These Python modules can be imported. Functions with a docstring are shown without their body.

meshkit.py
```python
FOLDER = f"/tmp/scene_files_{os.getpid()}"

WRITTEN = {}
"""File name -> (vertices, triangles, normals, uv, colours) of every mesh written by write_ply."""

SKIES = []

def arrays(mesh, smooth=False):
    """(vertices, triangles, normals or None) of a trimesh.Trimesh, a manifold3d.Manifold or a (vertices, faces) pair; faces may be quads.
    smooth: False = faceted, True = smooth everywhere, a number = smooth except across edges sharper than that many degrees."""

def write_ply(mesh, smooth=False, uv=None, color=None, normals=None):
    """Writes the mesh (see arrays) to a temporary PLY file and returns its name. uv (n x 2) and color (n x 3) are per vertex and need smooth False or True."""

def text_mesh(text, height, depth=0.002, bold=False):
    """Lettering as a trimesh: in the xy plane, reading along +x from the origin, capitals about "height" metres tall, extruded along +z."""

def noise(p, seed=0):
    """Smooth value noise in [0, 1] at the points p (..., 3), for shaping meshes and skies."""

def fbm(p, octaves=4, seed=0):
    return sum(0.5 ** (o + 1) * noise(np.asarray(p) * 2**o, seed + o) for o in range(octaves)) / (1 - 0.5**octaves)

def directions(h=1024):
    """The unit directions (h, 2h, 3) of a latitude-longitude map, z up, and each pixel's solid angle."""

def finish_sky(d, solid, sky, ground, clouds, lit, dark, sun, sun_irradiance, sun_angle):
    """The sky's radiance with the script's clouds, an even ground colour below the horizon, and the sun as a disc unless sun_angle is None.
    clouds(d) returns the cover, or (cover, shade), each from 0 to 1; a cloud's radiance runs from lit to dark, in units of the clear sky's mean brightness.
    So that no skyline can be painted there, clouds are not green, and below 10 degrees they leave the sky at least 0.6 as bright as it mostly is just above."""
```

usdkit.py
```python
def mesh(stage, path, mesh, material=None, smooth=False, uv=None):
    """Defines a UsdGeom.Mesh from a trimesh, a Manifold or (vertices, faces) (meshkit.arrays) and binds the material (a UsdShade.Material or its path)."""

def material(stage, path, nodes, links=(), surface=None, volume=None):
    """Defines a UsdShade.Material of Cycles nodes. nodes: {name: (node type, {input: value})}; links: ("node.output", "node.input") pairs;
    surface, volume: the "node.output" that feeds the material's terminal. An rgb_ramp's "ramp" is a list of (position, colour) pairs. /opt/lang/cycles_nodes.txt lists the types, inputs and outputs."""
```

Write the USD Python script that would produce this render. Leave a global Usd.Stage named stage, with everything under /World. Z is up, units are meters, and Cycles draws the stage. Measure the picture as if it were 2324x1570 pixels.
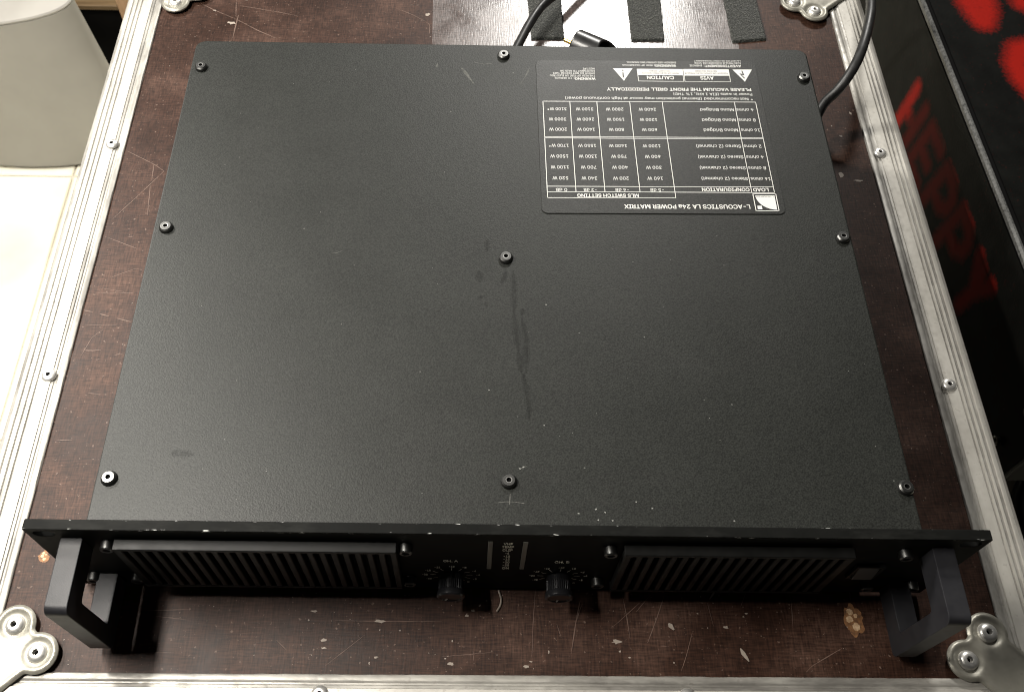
import math, random
import numpy as np, trimesh, shapely
from shapely.geometry import Polygon, Point, LineString, box as sbox
from shapely.ops import unary_union
from scipy.spatial import Delaunay
from pxr import Usd, UsdGeom, UsdLux, UsdShade, Gf, Sdf, Vt
import usdkit, meshkit

stage = Usd.Stage.CreateInMemory()
UsdGeom.SetStageUpAxis(stage, UsdGeom.Tokens.z); UsdGeom.SetStageMetersPerUnit(stage, 1.0)
UsdGeom.Xform.Define(stage, '/World')
rng = np.random.default_rng(7); random.seed(7)

# ------------------------------------------------------------------ camera
FOC = 36.0 * 2136.84 / 2324
cam = UsdGeom.Camera.Define(stage, '/World/camera')
cam.AddTranslateOp().Set(Gf.Vec3d(-0.01950, -0.16391, 0.53780))
cam.AddRotateXYZOp().Set(Gf.Vec3f(30.5453, -0.7219, 0.4238))
cam.CreateHorizontalApertureAttr(36.0); cam.CreateVerticalApertureAttr(36.0 * 691 / 1024)
cam.CreateFocalLengthAttr(FOC)
cam.CreateHorizontalApertureOffsetAttr(36.0 * 75.526 / 2324)
cam.CreateVerticalApertureOffsetAttr(36.0 * 36.44 / 2324)
cam.CreateClippingRangeAttr(Gf.Vec2f(0.01, 50))
cam.CreateFStopAttr(20.0); cam.CreateFocusDistanceAttr(0.56)
cam.CreateExposureAttr(0.0)

# ------------------------------------------------------------------ light: three bulbs up on the left, one lamp at the far end of the room, dim room bounce
def lamp(name, pos, radius, power, color):
    l = UsdLux.SphereLight.Define(stage, '/World/' + name)
    l.AddTranslateOp().Set(Gf.Vec3d(*pos)); l.CreateRadiusAttr(radius); l.CreateIntensityAttr(power); l.CreateColorAttr(Gf.Vec3f(*color)); l.CreateNormalizeAttr(True)
    return l
near = UsdLux.RectLight.Define(stage, '/World/near_lamp')      # a short tube lamp above the left edge, along y
near.AddTranslateOp().Set(Gf.Vec3d(-0.41, 0.10, 0.74)); near.CreateWidthAttr(0.05); near.CreateHeightAttr(0.30); near.CreateIntensityAttr(4.15); near.CreateColorAttr(Gf.Vec3f(1.0, 0.95, 0.87)); near.CreateNormalizeAttr(True)
lamp('side_lamp', (-0.78, 0.05, 0.72), 0.07, 3.0, (1.0, 0.95, 0.88))
lamp('back_lamp', (-0.78, 0.70, 0.80), 0.07, 21.0, (1.0, 0.96, 0.89))
lamp('far_lamp', (0.53, 3.59, 2.50), 0.26, 150.0, (1.0, 0.97, 0.92))
dome = UsdLux.DomeLight.Define(stage, '/World/room_bounce')

# ------------------------------------------------------------------ materials
M = {}
def mat(name, nodes, links, surface='p.BSDF'):
    M[name] = usdkit.material(stage, '/World/Looks/' + name, nodes, links, surface=surface); return M[name]
room = usdkit.material(stage, '/World/Looks/room_glow', {'b': ('background_shader', {'color': (1.0, 0.96, 0.9), 'strength': 0.024})}, [], surface='b.background')
UsdShade.MaterialBindingAPI.Apply(dome.GetPrim()).Bind(room)

def plain(name, col, rough=0.5, metal=0.0, spec=0.5, **kw):
    return mat(name, {'p': ('principled_bsdf', {'base_color': col, 'roughness': rough, 'metallic': metal, 'specular_ior_level': spec, **kw})}, [])
def noisy(name, c1, c2, scale, rough=(0.4, 0.6), metal=0.0, bump=0.0, bscale=None, stretch=(1, 1, 1), lo=0.3, hi=0.7, detail=4, spec=0.5, bdist=0.0005):
    n = {'g': ('geometry', {}), 'm': ('mapping', {'scale': stretch}), 't': ('noise_texture', {'scale': scale, 'detail': detail, 'roughness': 0.6}),
         'r': ('rgb_ramp', {'ramp': [(lo, c1), (hi, c2)]}), 'k': ('map_range', {'from_min': 0.3, 'from_max': 0.7, 'to_min': rough[0], 'to_max': rough[1], 'clamp': True}),
         'p': ('principled_bsdf', {'metallic': metal, 'specular_ior_level': spec})}
    l = [('g.position', 'm.vector'), ('m.vector', 't.vector'), ('t.fac', 'r.fac'), ('r.color', 'p.base_color'), ('t.fac', 'k.value'), ('k.result', 'p.roughness')]
    if bump:
        n['t2'] = ('noise_texture', {'scale': bscale or scale * 4, 'detail': 3}); n['b'] = ('bump', {'strength': bump, 'distance': bdist})
        l += [('m.vector', 't2.vector'), ('t2.fac', 'b.height'), ('b.normal', 'p.normal')]
    return mat(name, n, l)

# powder-coated steel: fine orange peel, faint mottling, sparse pale dust
def powder(name, c1, c2, rough, dust=0.006):
    n = {'g': ('geometry', {}),
         'mo': ('noise_texture', {'scale': 22, 'detail': 5, 'roughness': 0.6}), 'r': ('rgb_ramp', {'ramp': [(0.3, c1), (0.72, c2)]}),
         'gr': ('noise_texture', {'scale': 1200, 'detail': 2}), 'gk': ('map_range', {'from_min': 0.3, 'from_max': 0.7, 'to_min': 0.45, 'to_max': 1.6, 'clamp': True}),
         'mx': ('mix', {'mix_type': 'multiply', 'fac': 1.0}),
         'v': ('voronoi_texture', {'scale': 75, 'randomness': 1.0}), 'vs': ('separate_color', {}), 'vt': ('map_range', {'from_min': 0.0, 'from_max': 1.0, 'to_min': -0.10, 'to_max': 0.035}),
         'dl': ('math', {'math_type': 'less_than'}), 'dm': ('mix', {'color2': (0.12, 0.12, 0.11)}), 'df': ('math', {'math_type': 'multiply', 'value2': 0.5}),
         'rk': ('map_range', {'from_min': 0.3, 'from_max': 0.7, 'to_min': rough[0], 'to_max': rough[1], 'clamp': True}),
         'b': ('bump', {'strength': 0.5, 'distance': 0.0002}), 'p': ('principled_bsdf', {'specular_ior_level': 0.225})}
    l = [('g.position', 'mo.vector'), ('g.position', 'gr.vector'), ('g.position', 'v.vector'), ('mo.fac', 'r.fac'), ('gr.fac', 'gk.value'), ('r.color', 'mx.color1'), ('gk.result', 'mx.color2'),
         ('v.color', 'vs.color'), ('vs.r', 'vt.value'), ('v.distance', 'dl.value1'), ('vt.result', 'dl.value2'), ('dl.value', 'df.value1'), ('df.value', 'dm.fac'), ('mx.color', 'dm.color1'), ('dm.color', 'p.base_color'),
         ('mo.fac', 'rk.value'), ('rk.result', 'p.roughness'), ('gr.fac', 'b.height'), ('b.normal', 'p.normal')]
    return mat(name, n, l)
powder('powder_black', (0.0100, 0.0108, 0.0094), (0.0124, 0.0133, 0.0117), (0.45, 0.48))
powder('label_black', (0.0128, 0.0134, 0.0122), (0.0150, 0.0157, 0.0145), (0.42, 0.45))
noisy('satin_black', (0.011, 0.0112, 0.011), (0.020, 0.020, 0.019), 60, (0.34, 0.46), bump=0.25, bscale=700, bdist=0.0003)
noisy('handle_black', (0.012, 0.012, 0.014), (0.017, 0.017, 0.019), 90, (0.42, 0.48), bump=0.2, bscale=1600, bdist=0.0002, spec=0.24)
noisy('grille_black', (0.0035, 0.0036, 0.0034), (0.006, 0.006, 0.0057), 120, (0.40, 0.5), spec=0.15)
plain('void_black', (0.002, 0.002, 0.002), 0.9, spec=0.1)
noisy('grille_foam', (0.003, 0.003, 0.003), (0.007, 0.007, 0.0068), 700, (0.8, 0.95), spec=0.1)
plain('knob_black', (0.008, 0.008, 0.009), 0.22)
plain('screw_black', (0.10, 0.10, 0.097), 0.38, 1.0)
plain('socket_rim', (0.26, 0.26, 0.25), 0.42, 1.0)
plain('screw_steel', (0.30, 0.30, 0.29), 0.25, 1.0)
plain('print_white', (0.52, 0.52, 0.50), 0.5)
plain('print_cream', (0.62, 0.60, 0.52), 0.5)
plain('led_smoke', (0.13, 0.13, 0.115), 0.35)
plain('switch_grey', (0.05, 0.05, 0.05), 0.4)
plain('gold', (0.75, 0.52, 0.16), 0.3, 1.0)
noisy('rubber_black', (0.010, 0.010, 0.010), (0.017, 0.017, 0.017), 150, (0.38, 0.5))
noisy('plug_black', (0.012, 0.012, 0.012), (0.02, 0.02, 0.02), 100, (0.28, 0.36))

# black front plate: worn bright spots along its two top edges
n = {'g': ('geometry', {}), 's': ('separate_xyz', {}), 't0': ('noise_texture', {'scale': 60, 'detail': 5}), 'r0': ('rgb_ramp', {'ramp': [(0.3, (0.0040, 0.0042, 0.0039)), (0.7, (0.0065, 0.0067, 0.0062))]}),
     'mz': ('math', {'math_type': 'greater_than', 'value2': 0.0908}),
     'a': ('math', {'math_type': 'less_than', 'value2': 0.0006}), 'c': ('math', {'math_type': 'greater_than', 'value2': 0.0049}), 'e': ('math', {'math_type': 'maximum'}),
     'm': ('mapping', {'scale': (1, 3, 3)}), 't': ('noise_texture', {'scale': 130, 'detail': 3, 'roughness': 0.6}), 'k': ('map_range', {'from_min': 0.62, 'from_max': 0.70, 'to_min': 0.0, 'to_max': 0.8, 'clamp': True}),
     'f1': ('math', {'math_type': 'multiply'}), 'f': ('math', {'math_type': 'multiply'}),
     't2': ('noise_texture', {'scale': 14, 'detail': 6, 'roughness': 0.65}), 'k2': ('map_range', {'from_min': 0.5, 'from_max': 0.75, 'to_min': 0.0, 'to_max': 0.22, 'clamp': True}), 'f2': ('math', {'math_type': 'multiply'}),
     'ds': ('mix', {'color2': (0.06, 0.06, 0.055)}),
     'mx': ('mix', {'color2': (0.62, 0.62, 0.6)}), 'gr': ('noise_texture', {'scale': 800}), 'b': ('bump', {'strength': 0.2, 'distance': 0.0002}), 'p': ('principled_bsdf', {'roughness': 0.55, 'specular_ior_level': 0.04})}
l = [('g.position', 's.vector'), ('g.position', 't0.vector'), ('t0.fac', 'r0.fac'), ('s.z', 'mz.value1'), ('s.y', 'a.value1'), ('s.y', 'c.value1'), ('a.value', 'e.value1'), ('c.value', 'e.value2'),
     ('g.position', 'm.vector'), ('m.vector', 't.vector'), ('t.fac', 'k.value'), ('k.result', 'f1.value1'), ('e.value', 'f1.value2'), ('f1.value', 'f.value1'), ('mz.value', 'f.value2'),
     ('m.vector', 't2.vector'), ('t2.fac', 'k2.value'), ('k2.result', 'f2.value1'), ('mz.value', 'f2.value2'), ('r0.color', 'ds.color1'), ('f2.value', 'ds.fac'),
     ('ds.color', 'mx.color1'), ('f.value', 'mx.fac'), ('mx.color', 'p.base_color'), ('g.position', 'gr.vector'), ('gr.fac', 'b.height'), ('b.normal', 'p.normal')]
mat('plate_black', n, l)

# brown film-faced plywood: fine pressed weave, blotches and pale rubbing
n = {'g': ('geometry', {}), 'bl': ('noise_texture', {'scale': 16, 'detail': 7, 'roughness': 0.66}), 'r': ('rgb_ramp', {'ramp': [(0.30, (0.014, 0.0060, 0.0036)), (0.5, (0.028, 0.0132, 0.0086)), (0.72, (0.060, 0.0325, 0.0230))]}),
     'mx1': ('mapping', {'scale': (1, 0.12, 1)}), 'mx2': ('mapping', {'scale': (0.12, 1, 1)}), 'w1': ('noise_texture', {'scale': 950, 'detail': 2}), 'w2': ('noise_texture', {'scale': 950, 'detail': 2}),
     'wa': ('math', {'math_type': 'add'}), 'wk': ('map_range', {'from_min': 0.75, 'from_max': 1.25, 'to_min': 0.55, 'to_max': 1.50, 'clamp': True}), 'mu': ('mix', {'mix_type': 'multiply', 'fac': 1.0}),
     'sp': ('noise_texture', {'scale': 420, 'detail': 2}), 'sk': ('map_range', {'from_min': 0.66, 'from_max': 0.74, 'to_min': 0.0, 'to_max': 0.5, 'clamp': True}), 'sm': ('mix', {'color2': (0.20, 0.14, 0.11)}),
     'rk': ('map_range', {'from_min': 0.3, 'from_max': 0.7, 'to_min': 0.42, 'to_max': 0.56, 'clamp': True}), 'b': ('bump', {'strength': 0.25, 'distance': 0.0002}), 'p': ('principled_bsdf', {'specular_ior_level': 0.17})}
l = [('g.position', 'bl.vector'), ('bl.fac', 'r.fac'), ('g.position', 'mx1.vector'), ('g.position', 'mx2.vector'), ('mx1.vector', 'w1.vector'), ('mx2.vector', 'w2.vector'), ('w1.fac', 'wa.value1'), ('w2.fac', 'wa.value2'),
     ('wa.value', 'wk.value'), ('r.color', 'mu.color1'), ('wk.result', 'mu.color2'), ('g.position', 'sp.vector'), ('sp.fac', 'sk.value'), ('mu.color', 'sm.color1'), ('sk.result', 'sm.fac'), ('sm.color', 'p.base_color'),
     ('bl.fac', 'rk.value'), ('rk.result', 'p.roughness'), ('wa.value', 'b.height'), ('b.normal', 'p.normal')]
mat('film_plywood', n, l)
n2 = dict(n); n2['r'] = ('rgb_ramp', {'ramp': [(0.28, (0.045, 0.034, 0.031)), (0.5, (0.070, 0.056, 0.052)), (0.74, (0.105, 0.087, 0.081))]})
n2['p'] = ('principled_bsdf', {'specular_ior_level': 0.5})
n2['rk'] = ('map_range', {'from_min': 0.3, 'from_max': 0.7, 'to_min': 0.15, 'to_max': 0.33, 'clamp': True})
mat('glue_film', n2, l)
def scratchmat(name, col, alpha):
    return mat(name, {'p': ('principled_bsdf', {'base_color': col, 'roughness': 0.6, 'alpha': alpha})}, [])
scratchmat('scratch_pale', (0.20, 0.13, 0.10), 0.52)
scratchmat('fleck_pale', (0.28, 0.235, 0.195), 0.85)
scratchmat('dust_pale', (0.20, 0.20, 0.185), 0.8)
def smear(name, col, amax, scale):
    return mat(name, {'g': ('geometry', {}), 't': ('noise_texture', {'scale': scale, 'detail': 4, 'roughness': 0.7}), 'k': ('map_range', {'from_min': 0.28, 'from_max': 0.62, 'to_min': 0.0, 'to_max': amax, 'clamp': True}), 'p': ('principled_bsdf', {'base_color': col, 'roughness': 0.85, 'specular_ior_level': 0.02})},
               [('g.position', 't.vector'), ('t.fac', 'k.value'), ('k.result', 'p.alpha')])
smear('smear_dark', (0.004, 0.004, 0.004), 0.10, 180)
smear('smear_core', (0.004, 0.004, 0.004), 0.12, 300)
smear('smear_light', (0.22, 0.22, 0.20), 0.4, 420)
noisy('raw_wood', (0.40, 0.25, 0.13), (0.58, 0.42, 0.27), 500, (0.6, 0.8), lo=0.35, hi=0.6)
noisy('torn_wood', (0.10, 0.045, 0.018), (0.26, 0.12, 0.045), 420, (0.6, 0.8), lo=0.35, hi=0.65)

# scuffed aluminium and zinc
def alu(name, c1, c2, metal, rough, stretch, dirt=0.0):
    n = {'g': ('geometry', {}), 'm': ('mapping', {'scale': stretch}), 't': ('noise_texture', {'scale': 55, 'detail': 6, 'roughness': 0.65}), 'r': ('rgb_ramp', {'ramp': [(0.3, c1), (0.6, c2)]}),
         'f': ('noise_texture', {'scale': 260, 'detail': 3}), 'k': ('map_range', {'from_min': 0.3, 'from_max': 0.7, 'to_min': rough[0], 'to_max': rough[1], 'clamp': True}),
         'dk': ('map_range', {'from_min': 0.64, 'from_max': 0.72, 'to_min': 0.0, 'to_max': 0.3, 'clamp': True}), 'dm': ('mix', {'color2': (0.16, 0.14, 0.12)}),
         'b': ('bump', {'strength': 0.15, 'distance': 0.0003}), 'p': ('principled_bsdf', {'metallic': metal})}
    l = [('g.position', 'm.vector'), ('m.vector', 't.vector'), ('t.fac', 'r.fac'), ('g.position', 'f.vector'), ('f.fac', 'k.value'), ('k.result', 'p.roughness'), ('f.fac', 'dk.value'), ('dk.result', 'dm.fac'), ('r.color', 'dm.color1'),
         ('dm.color', 'p.base_color'), ('t.fac', 'b.height'), ('b.normal', 'p.normal')]
    if dirt:   # grime settled on the low floors between the ridges
        n.update({'sz': ('separate_xyz', {}), 'zl': ('math', {'math_type': 'less_than', 'value2': 0.00268}), 'dn': ('noise_texture', {'scale': 48, 'detail': 5, 'roughness': 0.7}), 'dr': ('map_range', {'from_min': 0.34, 'from_max': 0.62, 'to_min': 0.05, 'to_max': dirt, 'clamp': True}), 'df': ('math', {'math_type': 'multiply'}), 'dg': ('mix', {'color2': (0.115, 0.108, 0.098)})})
        l.remove(('dm.color', 'p.base_color'))
        l += [('g.position', 'sz.vector'), ('sz.z', 'zl.value1'), ('m.vector', 'dn.vector'), ('dn.fac', 'dr.value'), ('zl.value', 'df.value1'), ('dr.result', 'df.value2'), ('df.value', 'dg.fac'), ('dm.color', 'dg.color1'), ('dg.color', 'p.base_color')]
    return mat(name, n, l)
alu('aluminium', (0.37, 0.355, 0.32), (0.48, 0.465, 0.425), 0.28, (0.34, 0.55), (1, 0.25, 1), 0.8)
alu('aluminium_across', (0.37, 0.355, 0.32), (0.48, 0.465, 0.425), 0.28, (0.34, 0.55), (0.25, 1, 1), 0.8)
alu('zinc', (0.20, 0.192, 0.162), (0.26, 0.25, 0.212), 0.5, (0.36, 0.48), (1, 1, 1))
alu('rivet_metal', (0.60, 0.59, 0.56), (0.74, 0.73, 0.70), 0.75, (0.28, 0.42), (1, 1, 1))

# hook-and-loop fabric
n = {'g': ('geometry', {}), 't': ('noise_texture', {'scale': 950, 'detail': 3}), 'r': ('rgb_ramp', {'ramp': [(0.38, (0.006, 0.007, 0.006)), (0.56, (0.028, 0.030, 0.026)), (0.72, (0.12, 0.12, 0.105))]}),
     'b': ('bump', {'strength': 1.0, 'distance': 0.0012}), 'p': ('principled_bsdf', {'roughness': 0.85, 'specular_ior_level': 0.25, 'sheen_weight': 0.15})}
mat('fabric_black', n, [('g.position', 't.vector'), ('t.fac', 'r.fac'), ('r.color', 'p.base_color'), ('t.fac', 'b.height'), ('b.normal', 'p.normal')])
noisy('bin_grey', (0.31, 0.298, 0.272), (0.345, 0.332, 0.303), 14, (0.5, 0.6), bump=0.15, bscale=400)
noisy('floor_tile_cream', (0.74, 0.70, 0.52), (0.86, 0.83, 0.70), 6, (0.35, 0.55))
plain('grout', (0.52, 0.48, 0.40), 0.9)
noisy('wood_tan', (0.30, 0.185, 0.10), (0.42, 0.27, 0.155), 30, (0.5, 0.65), stretch=(8, 8, 0.6))
noisy('wood_brown', (0.10, 0.065, 0.03), (0.16, 0.105, 0.05), 30, (0.5, 0.65), stretch=(0.6, 8, 8))
noisy('edge_grey', (0.02, 0.021, 0.02), (0.11, 0.11, 0.105), 420, (0.4, 0.6), bump=0.5, bscale=500)
n = {'at': ('attribute', {'attribute': 'paint'}), 'g': ('geometry', {}), 't': ('noise_texture', {'scale': 330, 'detail': 4, 'roughness': 0.7}), 'a': ('math', {'math_type': 'add'}), 'k': ('map_range', {'from_min': 0.62, 'from_max': 1.42, 'to_min': 0.0, 'to_max': 1.0, 'clamp': True}),
     'c': ('noise_texture', {'scale': 60, 'detail': 5}), 'r': ('rgb_ramp', {'ramp': [(0.3, (0.003, 0.0032, 0.0028)), (0.7, (0.006, 0.0063, 0.0055))]}), 'mx': ('mix', {'color2': (0.26, 0.009, 0.005)}),
     'b': ('bump', {'strength': 0.4, 'distance': 0.0004}), 'p': ('principled_bsdf', {'roughness': 0.55, 'specular_ior_level': 0.04})}
mat('case_black_sprayed', n, [('g.position', 't.vector'), ('at.fac', 'a.value1'), ('t.fac', 'a.value2'), ('a.value', 'k.value'), ('g.position', 'c.vector'), ('c.fac', 'r.fac'), ('r.color', 'mx.color1'), ('k.result', 'mx.fac'), ('mx.color', 'p.base_color'),
     ('t.fac', 'b.height'), ('b.normal', 'p.normal')])

# ------------------------------------------------------------------ helpers
names = {}
def numbered(parent, name):
    k = (parent, name); i = names.get(k, 0); names[k] = i + 1
    return parent + '/' + (name if i == 0 else f'{name}_{i:03d}')
BASE = {}
def thing(name, label, cat, base=(0, 0, 0), rotz=0, group=None, kind=None):
    path = numbered('/World', name); x = UsdGeom.Xform.Define(stage, path)
    x.AddTranslateOp().Set(Gf.Vec3d(*map(float, base)))
    if rotz: x.AddRotateZOp().Set(rotz)
    BASE[path] = (np.asarray(base, float), rotz)
    tag(x.GetPrim(), label, cat, group, kind); return path
def tag(p, label=None, cat=None, group=None, kind=None):
    for k, v in (('label', label), ('category', cat), ('group', group), ('kind', kind)):
        if v: p.SetCustomDataByKey(k, v)
def obj(parent, name, mesh, m, smooth=30, label=None, kind=None, local=False, cat=None):
    """mesh in world coordinates (or the thing's own when local) becomes ONE Mesh under parent"""
    v, f, nn = meshkit.arrays(mesh, smooth)
    root = '/'.join(parent.split('/')[:3])
    path = numbered(parent, name)
    if root in BASE and not local:
        b, rz = BASE[root]; v = v - b
        if rz:
            a = -math.radians(rz); R = np.array([[math.cos(a), -math.sin(a), 0], [math.sin(a), math.cos(a), 0], [0, 0, 1]]); v = v @ R.T
            nn = nn @ R.T if nn is not None else None
    g = UsdGeom.Mesh.Define(stage, path)
    g.CreatePointsAttr(Vt.Vec3fArray.FromNumpy(v.astype(np.float32))); g.CreateFaceVertexCountsAttr(Vt.IntArray.FromNumpy(np.full(len(f), 3, np.int32)))
    g.CreateFaceVertexIndicesAttr(Vt.IntArray.FromNumpy(f.astype(np.int32).ravel())); g.CreateSubdivisionSchemeAttr('none')
    if nn is not None: g.CreateNormalsAttr(Vt.Vec3fArray.FromNumpy(nn.astype(np.float32))); g.SetNormalsInterpolation('vertex')
    UsdShade.MaterialBindingAPI.Apply(g.GetPrim()).Bind(M[m])
    tag(g.GetPrim(), label, cat, None, kind)
    return path
cat_ = trimesh.util.concatenate
def cbox(x0, x1, y0, y1, z0, z1, c=0.0005):
    lo, hi = np.array([x0, y0, z0]), np.array([x1, y1, z1]); c = min(c, *(0.45 * (hi - lo))); P = []
    for s in np.ndindex(2, 2, 2):
        p = np.where(s, hi, lo); d = np.where(s, -c, c)
        for k in range(3):
            q = p + d; q[k] = p[k]; P.append(q)
    return trimesh.convex.convex_hull(np.array(P))
def bbox_(x0, x1, y0, y1, z0, z1):
    m = trimesh.creation.box((x1 - x0, y1 - y0, z1 - z0)); m.apply_translation(((x0 + x1) / 2, (y0 + y1) / 2, (z0 + z1) / 2)); return m
def rr(x0, x1, y0, y1, r, n=6):
    """rounded rectangle, ccw; r: one radius or four (bl, br, tr, tl)"""
    r = [r] * 4 if np.isscalar(r) else r; P = []
    for (cx, cy, a0, q) in ((x0, y0, 180, r[0]), (x1, y0, 270, r[1]), (x1, y1, 0, r[2]), (x0, y1, 90, r[3])):
        sx, sy = (1 if cx == x0 else -1), (1 if cy == y0 else -1)
        for t in np.linspace(0, 90, n):
            a = math.radians(a0 + t); P.append((cx + sx * q + q * math.cos(a), cy + sy * q + q * math.sin(a)))
    return np.array(P)
def inset(P, d):
    """moves each vertex of a ccw ring inwards by d"""
    a = np.roll(P, 1, 0); b = np.roll(P, -1, 0)
    e1 = P - a; e2 = b - P; e1 = e1 / np.maximum(np.linalg.norm(e1, axis=1, keepdims=True), 1e-12); e2 = e2 / np.maximum(np.linalg.norm(e2, axis=1, keepdims=True), 1e-12)
    n1 = np.stack([-e1[:, 1], e1[:, 0]], 1); n2 = np.stack([-e2[:, 1], e2[:, 0]], 1); n = n1 + n2; n /= np.maximum(np.linalg.norm(n, axis=1, keepdims=True), 1e-12)
    return P + n * d / np.maximum((n * n1).sum(1, keepdims=True), 0.5)
def ebev(outer, holes, z0, z1, c, bottom=True):
    """a plate from z0 to z1 with chamfered (two-step rounded) edges; holes are ccw rings too"""
    prof = [(0.0, 1.0), (0.3, 0.3), (1.0, 0.0)]
    lev = [(z0 + c * a, c * b) for a, b in prof] if bottom else [(z0, 0.0)]
    lev += [(z1 - c * a, c * b) for a, b in prof[::-1]]
    V, F = [], []; off = 0
    def cap(z, d, up):
        poly = Polygon(inset(outer, d), [inset(h[::-1], d)[::-1] for h in holes]) if d else Polygon(outer, holes)
        v, f = trimesh.creation.triangulate_polygon(poly, engine='earcut'); v3 = np.column_stack([v, np.full(len(v), z)])
        a = v[f[:, 1]] - v[f[:, 0]]; b = v[f[:, 2]] - v[f[:, 0]]; s = (a[:, 0] * b[:, 1] - a[:, 1] * b[:, 0]) > 0
        f = np.where((s == up)[:, None], f, f[:, ::-1]); return v3, f
    for ring, sgn in [(outer, 1)] + [(h, -1) for h in holes]:
        n = len(ring)
        for z, d in lev:
            r = inset(ring, d) if sgn > 0 else inset(ring, -d)
            V.append(np.column_stack([r, np.full(n, z)]))
        for k in range(len(lev) - 1):
            i = np.arange(n); j = (i + 1) % n; a = off + k * n; b = a + n
            q = np.vstack([np.column_stack([a + i, a + j, b + j]), np.column_stack([a + i, b + j, b + i])])
            F.append(q if sgn > 0 else q[:, ::-1])
        off += n * len(lev)
    # caps
    for (z, d), up in ((lev[0], False), (lev[-1], True)):
        dd = d
        o2 = inset(outer, dd) if dd else outer; h2 = [inset(h, -dd) if dd else h for h in holes]
        poly = Polygon(o2, h2); v, f = trimesh.creation.triangulate_polygon(poly, engine='earcut')
        a = v[f[:, 1]] - v[f[:, 0]]; b = v[f[:, 2]] - v[f[:, 0]]; s = (a[:, 0] * b[:, 1] - a[:, 1] * b[:, 0]) > 0
        f = np.where((s == up)[:, None], f, f[:, ::-1]); V.append(np.column_stack([v, np.full(len(v), z)])); F.append(f + off); off += len(v)
    m = trimesh.Trimesh(np.vstack(V), np.vstack(F), process=False); m.merge_vertices(digits_vertex=7); return m
def xz(m):  # (x, y, z) drawn in the plane -> upright plate facing -y: plane x stays x, plane y becomes z, thickness goes to -y
    m = m.copy(); v = m.vertices.copy(); m.vertices = np.column_stack([v[:, 0], -v[:, 2], v[:, 1]]); return m
def yz(m):  # plane x -> y, plane y -> z, thickness -> x
    m = m.copy(); v = m.vertices.copy(); m.vertices = np.column_stack([v[:, 2], v[:, 0], v[:, 1]]); return m
def lathe(prof, n=28):
    """(radius, height) from the axis outwards and round; axis = z"""
    prof = np.array(prof, float); a = np.linspace(0, 2 * np.pi, n, endpoint=False); k = len(prof)
    V = np.vstack([np.column_stack([r * np.cos(a), r * np.sin(a), np.full(n, z)]) for r, z in prof]); F = []
    i = np.arange(n); j = (i + 1) % n
    for s in range(k - 1):
        A, B = s * n, (s + 1) * n; F += [np.column_stack([A + i, A + j, B + j]), np.column_stack([A + i, B + j, B + i])]
    m = trimesh.Trimesh(V, np.vstack(F), process=False); m.merge_vertices(digits_vertex=8); m.update_faces(m.nondegenerate_faces()); m.fix_normals(); return m
def at(m, p, R=None):
    m = m.copy()
    if R is not None: m.apply_transform(R)
    m.apply_translation(p); return m
FRONT = trimesh.transformations.rotation_matrix(math.pi / 2, (1, 0, 0))     # z axis -> -y
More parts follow.
